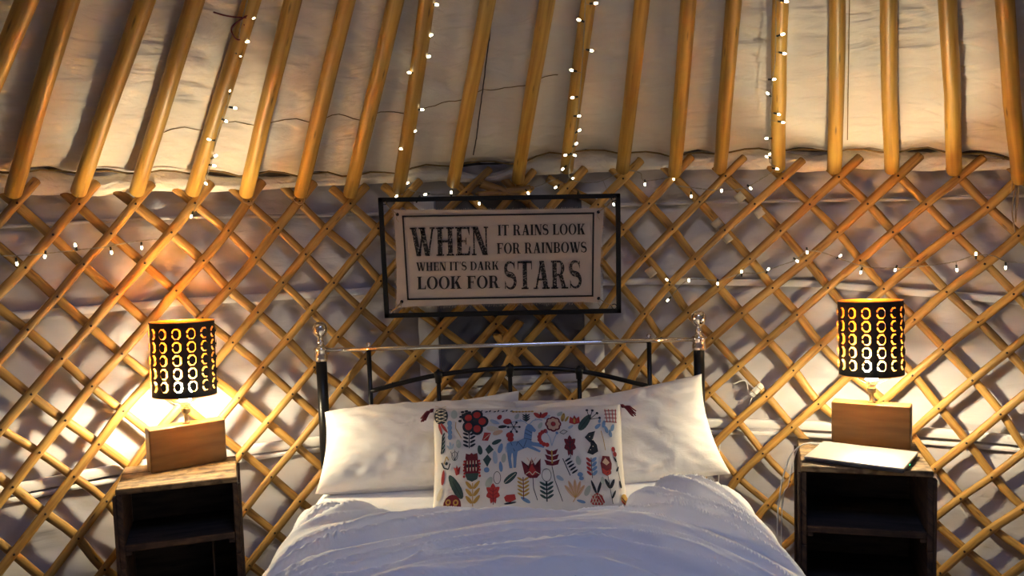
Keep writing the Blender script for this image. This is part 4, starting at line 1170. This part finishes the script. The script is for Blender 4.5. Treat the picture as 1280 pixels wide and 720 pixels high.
# ------------------------------------------------------------------ fairy lights
led_me = mesh_of('bulb', MB().lathe([(0, -.008), (.0024, -.0072), (.0036, -.004), (.0040, .0), (.003, .0035), (.002, .005), (0, .005)], n=10)); led_me.materials.append(M_LED)
STRINGS = [
("A",[[-0.672,2.473,2.069],[-0.717,2.55,2.011],[-0.743,2.61,1.968],[-0.814,2.749,1.867],[-0.885,2.864,1.779],[-0.957,2.993,1.683],[-1.037,3.162,1.6236]],
 [[-0.677,2.53,2.035],[-0.714,2.597,1.985],[-0.746,2.633,1.955],[-0.811,2.741,1.873],[-0.82,2.812,1.83],[-0.86,2.848,1.796],[-0.928,2.898,1.746],[-0.938,2.976,1.699],[-0.957,3.015,1.671],[-1.035,3.163,1.6209],[-1.081,3.136,1.5108]]),
("B",[[-0.213,2.633,2.091],[-0.243,2.773,1.998],[-0.276,2.92,1.9],[-0.315,3.082,1.792],[-0.353,3.224,1.696],[-0.388,3.428,1.6033],[-0.317,3.445,1.569],[-0.217,3.466,1.5634],[-0.116,3.483,1.5547],[0.063,3.503,1.5738],[0.191,3.509,1.6153]],
 [[-0.19,2.654,2.082],[-0.217,2.751,2.016],[-0.232,2.826,1.967],[-0.294,2.871,1.928],[-0.276,3.028,1.832],[-0.311,3.116,1.771],[-0.346,3.175,1.728],[-0.364,3.185,1.719],[-0.395,3.426,1.6593],[-0.377,3.431,1.6089],[-0.416,3.421,1.5627],[-0.311,3.446,1.5659],[-0.217,3.466,1.5694],[-0.114,3.483,1.5276],[0.071,3.503,1.5615]]),
("C",[[0.235,2.696,2.092],[0.239,2.863,1.983],[0.24,3.034,1.872],[0.238,3.134,1.807],[0.23,3.294,1.703],[0.231,3.51,1.6142],[0.33,3.509,1.5931],[0.434,3.504,1.632],[0.496,3.499,1.624],[0.514,3.498,1.5933],[0.621,3.485,1.6047]],
 [[0.264,2.707,2.084],[0.221,2.761,2.049],[0.264,2.87,1.978],[0.209,2.943,1.931],[0.218,3.053,1.859],[0.241,3.134,1.807],[0.247,3.199,1.764],[0.24,3.263,1.723],[0.206,3.316,1.688],[0.237,3.318,1.687],[0.2,3.386,1.643],[0.243,3.51,1.6108],[0.178,3.509,1.5795],[0.434,3.504,1.635],[0.395,3.507,1.5096],[0.514,3.498,1.5813],[0.621,3.485,1.5987]]),
("D",[[0.77,2.659,2.068],[0.823,2.852,1.938],[0.842,2.953,1.871],[0.898,3.184,1.717],[0.929,3.294,1.643],[0.958,3.326,1.618],[0.932,3.422,1.5844],[0.873,3.437,1.5541],[0.794,3.455,1.548],[0.719,3.469,1.5565],[0.629,3.484,1.5715]],
 [[0.798,2.659,2.063],[0.82,2.767,1.991],[0.844,2.833,1.946],[0.841,2.934,1.883],[0.84,2.994,1.846],[0.896,3.073,1.787],[0.919,3.104,1.763],[0.89,3.186,1.717],[0.914,3.273,1.659],[0.919,3.259,1.666],[0.963,3.325,1.617],[0.794,3.455,1.548],[0.895,3.431,1.5533],[0.684,3.475,1.5307]]),
("E",[[0.614,3.486,1.1631],[0.671,3.477,1.214],[0.776,3.458,1.2123],[0.862,3.439,1.2352],[0.927,3.423,1.2374],[0.996,3.403,1.2635],[1.05,3.387,1.2835],[1.082,3.376,1.3126],[1.13,3.36,1.3119],[1.219,3.326,1.276],[1.282,3.3,1.2554],[1.367,3.262,1.2524],[1.46,3.216,1.2609],[1.537,3.173,1.275],[1.59,3.142,1.2971],[1.636,3.114,1.2944],[1.667,3.095,1.2756],[1.731,3.052,1.2708]],
 [[0.593,3.489,1.139],[0.591,3.489,1.2155],[0.671,3.477,1.214],[0.776,3.458,1.2002],[0.862,3.439,1.2413],[0.955,3.415,1.2491],[1.053,3.386,1.2805],[1.087,3.374,1.3125],[1.194,3.336,1.2965],[1.26,3.309,1.2381],[1.365,3.263,1.2467],[1.54,3.172,1.2473],[1.59,3.142,1.2999],[1.667,3.095,1.2567]]),
("F",[[-1.573,2.75,1.4042],[-1.542,2.78,1.4065],[-1.491,2.829,1.405],[-1.434,2.879,1.4083],[-1.371,2.932,1.4141],[-1.314,2.977,1.4182],[-1.25,3.025,1.4301],[-1.177,3.075,1.4368]],
 [[-1.51,2.811,1.3819],[-1.45,2.865,1.3995],[-1.381,2.924,1.4275],[-1.297,2.99,1.4016],[-1.22,3.046,1.4126]]),
]
SL = {'A': 'fairy light string running down the roof pole above the left lamp', 'B': 'fairy light string down the roof pole at the left end of the sign',
      'C': 'fairy light string down the roof pole above the right half of the sign', 'D': 'fairy light string down a roof pole right of the sign, sagging to the trellis',
      'E': 'fairy light string threaded through the trellis above the right lamp', 'F': 'fairy light string stretched across the trellis at the far left'}
for nm, wire, bulbs in STRINGS:
    w0 = wire[-1]
    t = thing('fairy_light_string', SL[nm], 'fairy lights', tuple(w0), 0, 'fairy lights')
    cm = catmull(wire, 8); rg = random.Random(ord(nm))
    mb = MB()
    # two twisted strands
    s1 = []; s2 = []
    for i, p in enumerate(cm):
        o_ = Vector((.0016 * sin(i * 1.3), 0, .0016 * cos(i * 1.3))); s1.append(p + o_); s2.append(p - o_)
    mb.tube(s1, .0010, 5); mb.tube(s2, .0010, 5)
    sock = MB()
    for b in bulbs:
        b = Vector(b); near = min(cm, key=lambda p: (p - b).length)
        d = (b - near); L = d.length
        if L > 1e-4:
            d.normalize(); mb.tube([near, near.lerp(b, .5) + Vector((0, 0, -.003)), b - d * .008], .0009, 4)
            sock.tube([b - d * .017, b - d * .004], .0032, 7)
        else: d = Vector((0, 0, -1))
        o = obj('bulb', led_me, None, t); o.location = b - Vector(w0)
        o.rotation_euler = (-d).to_track_quat('Z', 'Y').to_euler()
    obj('wire', mb, M_WIRE, t, True); obj('sockets', sock, M_LEDB, t, True)['kind'] = 'stuff'

# ------------------------------------------------------------------ cords and small things
t = thing('inline_switch', 'white inline switch tied to the trellis left of the right lamp', 'switch', (.92, 3.485, .783))
c = Vector((.922, 3.468, .785)); ax = Vector((.62, -.12, .66)).normalized(); nrm = Vector((-.25, -.97, 0)).normalized(); cx_ = ax.cross(nrm)
M = Matrix((ax, cx_, nrm)).transposed().to_4x4(); M.translation = c
obj('casing', MB().box((0, 0, 0), (.062, .024, .018), mat=M, bev=.005), M_WHITEP, t, True)
M2 = M.copy(); M2.translation = c + nrm * .010
obj('rocker', MB().box((0, 0, 0), (.018, .010, .004), mat=M2, bev=.001), M_WHITEP, t, True)
obj('cable', MB().tube(catmull([(.842, 3.50, .805), (.885, 3.49, .818), (.897, 3.478, .772), c], 6), .0022, 6).tube(catmull([c, (.905, 3.478, .75), (.886, 3.480, .70), (.829, 3.49, .632), (.791, 3.50, .594), (.78, 3.50, .4)], 6), .0022, 6), M_WHITEP, t, True)
for o_ in (-.012, .014):
    q = c + ax * o_; obj('tie', MB().tube([q + nrm * .011 + cx_ * (.017 * cos(k)) + nrm * (.012 * sin(k)) - nrm * .008 for k in [i * 2 * pi / 16 for i in range(17)]], .0013, 5), M_JUTE, t, True)
tag(obj('charging_cable', MB().tube(catmull([(1.02, 2.90, .708), (.975, 2.93, .712), (.935, 2.945, .709), (.895, 2.95, .672), (.872, 2.95, .61), (.86, 2.955, .54), (.852, 2.96, .42), (.85, 2.97, .02)], 8), .0024, 7), M_WHITEP),
    'white cable looping down from the laptop beside the right crate', 'cable')
tag(obj('thin_cable', MB().tube(catmull([(1.0, 2.965, .706), (.96, 2.972, .706), (.928, 2.975, .69), (.908, 2.978, .63), (.896, 2.98, .565), (.876, 2.985, .48), (.87, 2.99, .02)], 8), .0017, 7), M_WHITEP),
    'thinner white lead hanging close behind the looped cable by the right crate', 'cable')
tag(obj('red_wire', MB().tube(catmull([[-0.761, 2.468, 2.039], [-0.732, 2.496, 2.034], [-0.692, 2.521, 2.034], [-0.674, 2.513, 2.044], [-0.708, 2.522, 2.028], [-0.737, 2.538, 2.009], [-0.735, 2.577, 1.988], [-0.71, 2.577, 1.996], [-0.702, 2.538, 2.021]], 7), .0022, 6), M_RED),
    'dark red wire twisted round a roof pole at the upper left', 'wire')
mb = MB(); rg = random.Random(5)
for q in range(7):
    o_ = Vector((rg.uniform(-.012, .012), rg.uniform(-.006, .006), 0))
    mb.tube(catmull([Vector((1.672, 3.072, 1.64)) + o_ * .3, Vector((1.682, 3.066, 1.575)) + o_, Vector((1.679, 3.070, 1.508 - .05 * (q % 3))) + o_ * (1.5 - .2 * q)], 5), .0016, 5)
mb.tube(catmull([(1.679, 3.07, 1.51), (1.674, 3.072, 1.44), (1.683, 3.068, 1.375)], 5), .0022, 5)
tag(obj('frayed_twine', mb, M_JUTE), 'frayed twine hanging from the foot of the rightmost roof pole', 'twine')
for (k, lab) in ((4, 'twine knot tying the trellis under the pole above the left lamp'), (5, 'pale twine knot on the trellis tip left of the sign')):
    a, z = node(k, 0); mb = MB(); p = cyl(a, R_FRONT - .012, z + .004)
    for q in range(3):
        mb.tube([p + Vector((.020 * cos(i * pi / 6 + q), .004 * sin(i), .016 * sin(i * pi / 6 + q) + .004 * q)) - rad(a) * .002 for i in range(13)], .0016, 5, cap=False)
    mb.tube([p + Vector((.01, -.006, 0)), p + Vector((.018, -.01, -.02)), p + Vector((.014, -.01, -.034))], .0013, 4)
    tag(obj('twine_knot', mb, M_JUTE), lab, 'twine')
o = obj('blue_soft_item', pillow(.058, .07, .045, 41, nx=24, ny=20, crease=.5), M_BLUE)
o.matrix_world = Matrix.Translation((.118, 1.85, .705)) @ Matrix.Rotation(.5, 4, 'X')
tag(o, 'small light blue soft item on the duvet at the bottom of the picture', 'cloth')

# skylight through the crown: guide the sampling of the sky to the opening
pd = bpy.data.lights.new('crown_opening', 'AREA'); pd.shape = 'DISK'; pd.size = 2 * RCROWN
pd.cycles.is_portal = True
po = bpy.data.objects.new('crown_opening', pd); col.objects.link(po); po.location = (OX + .07, OY, zc + .05)
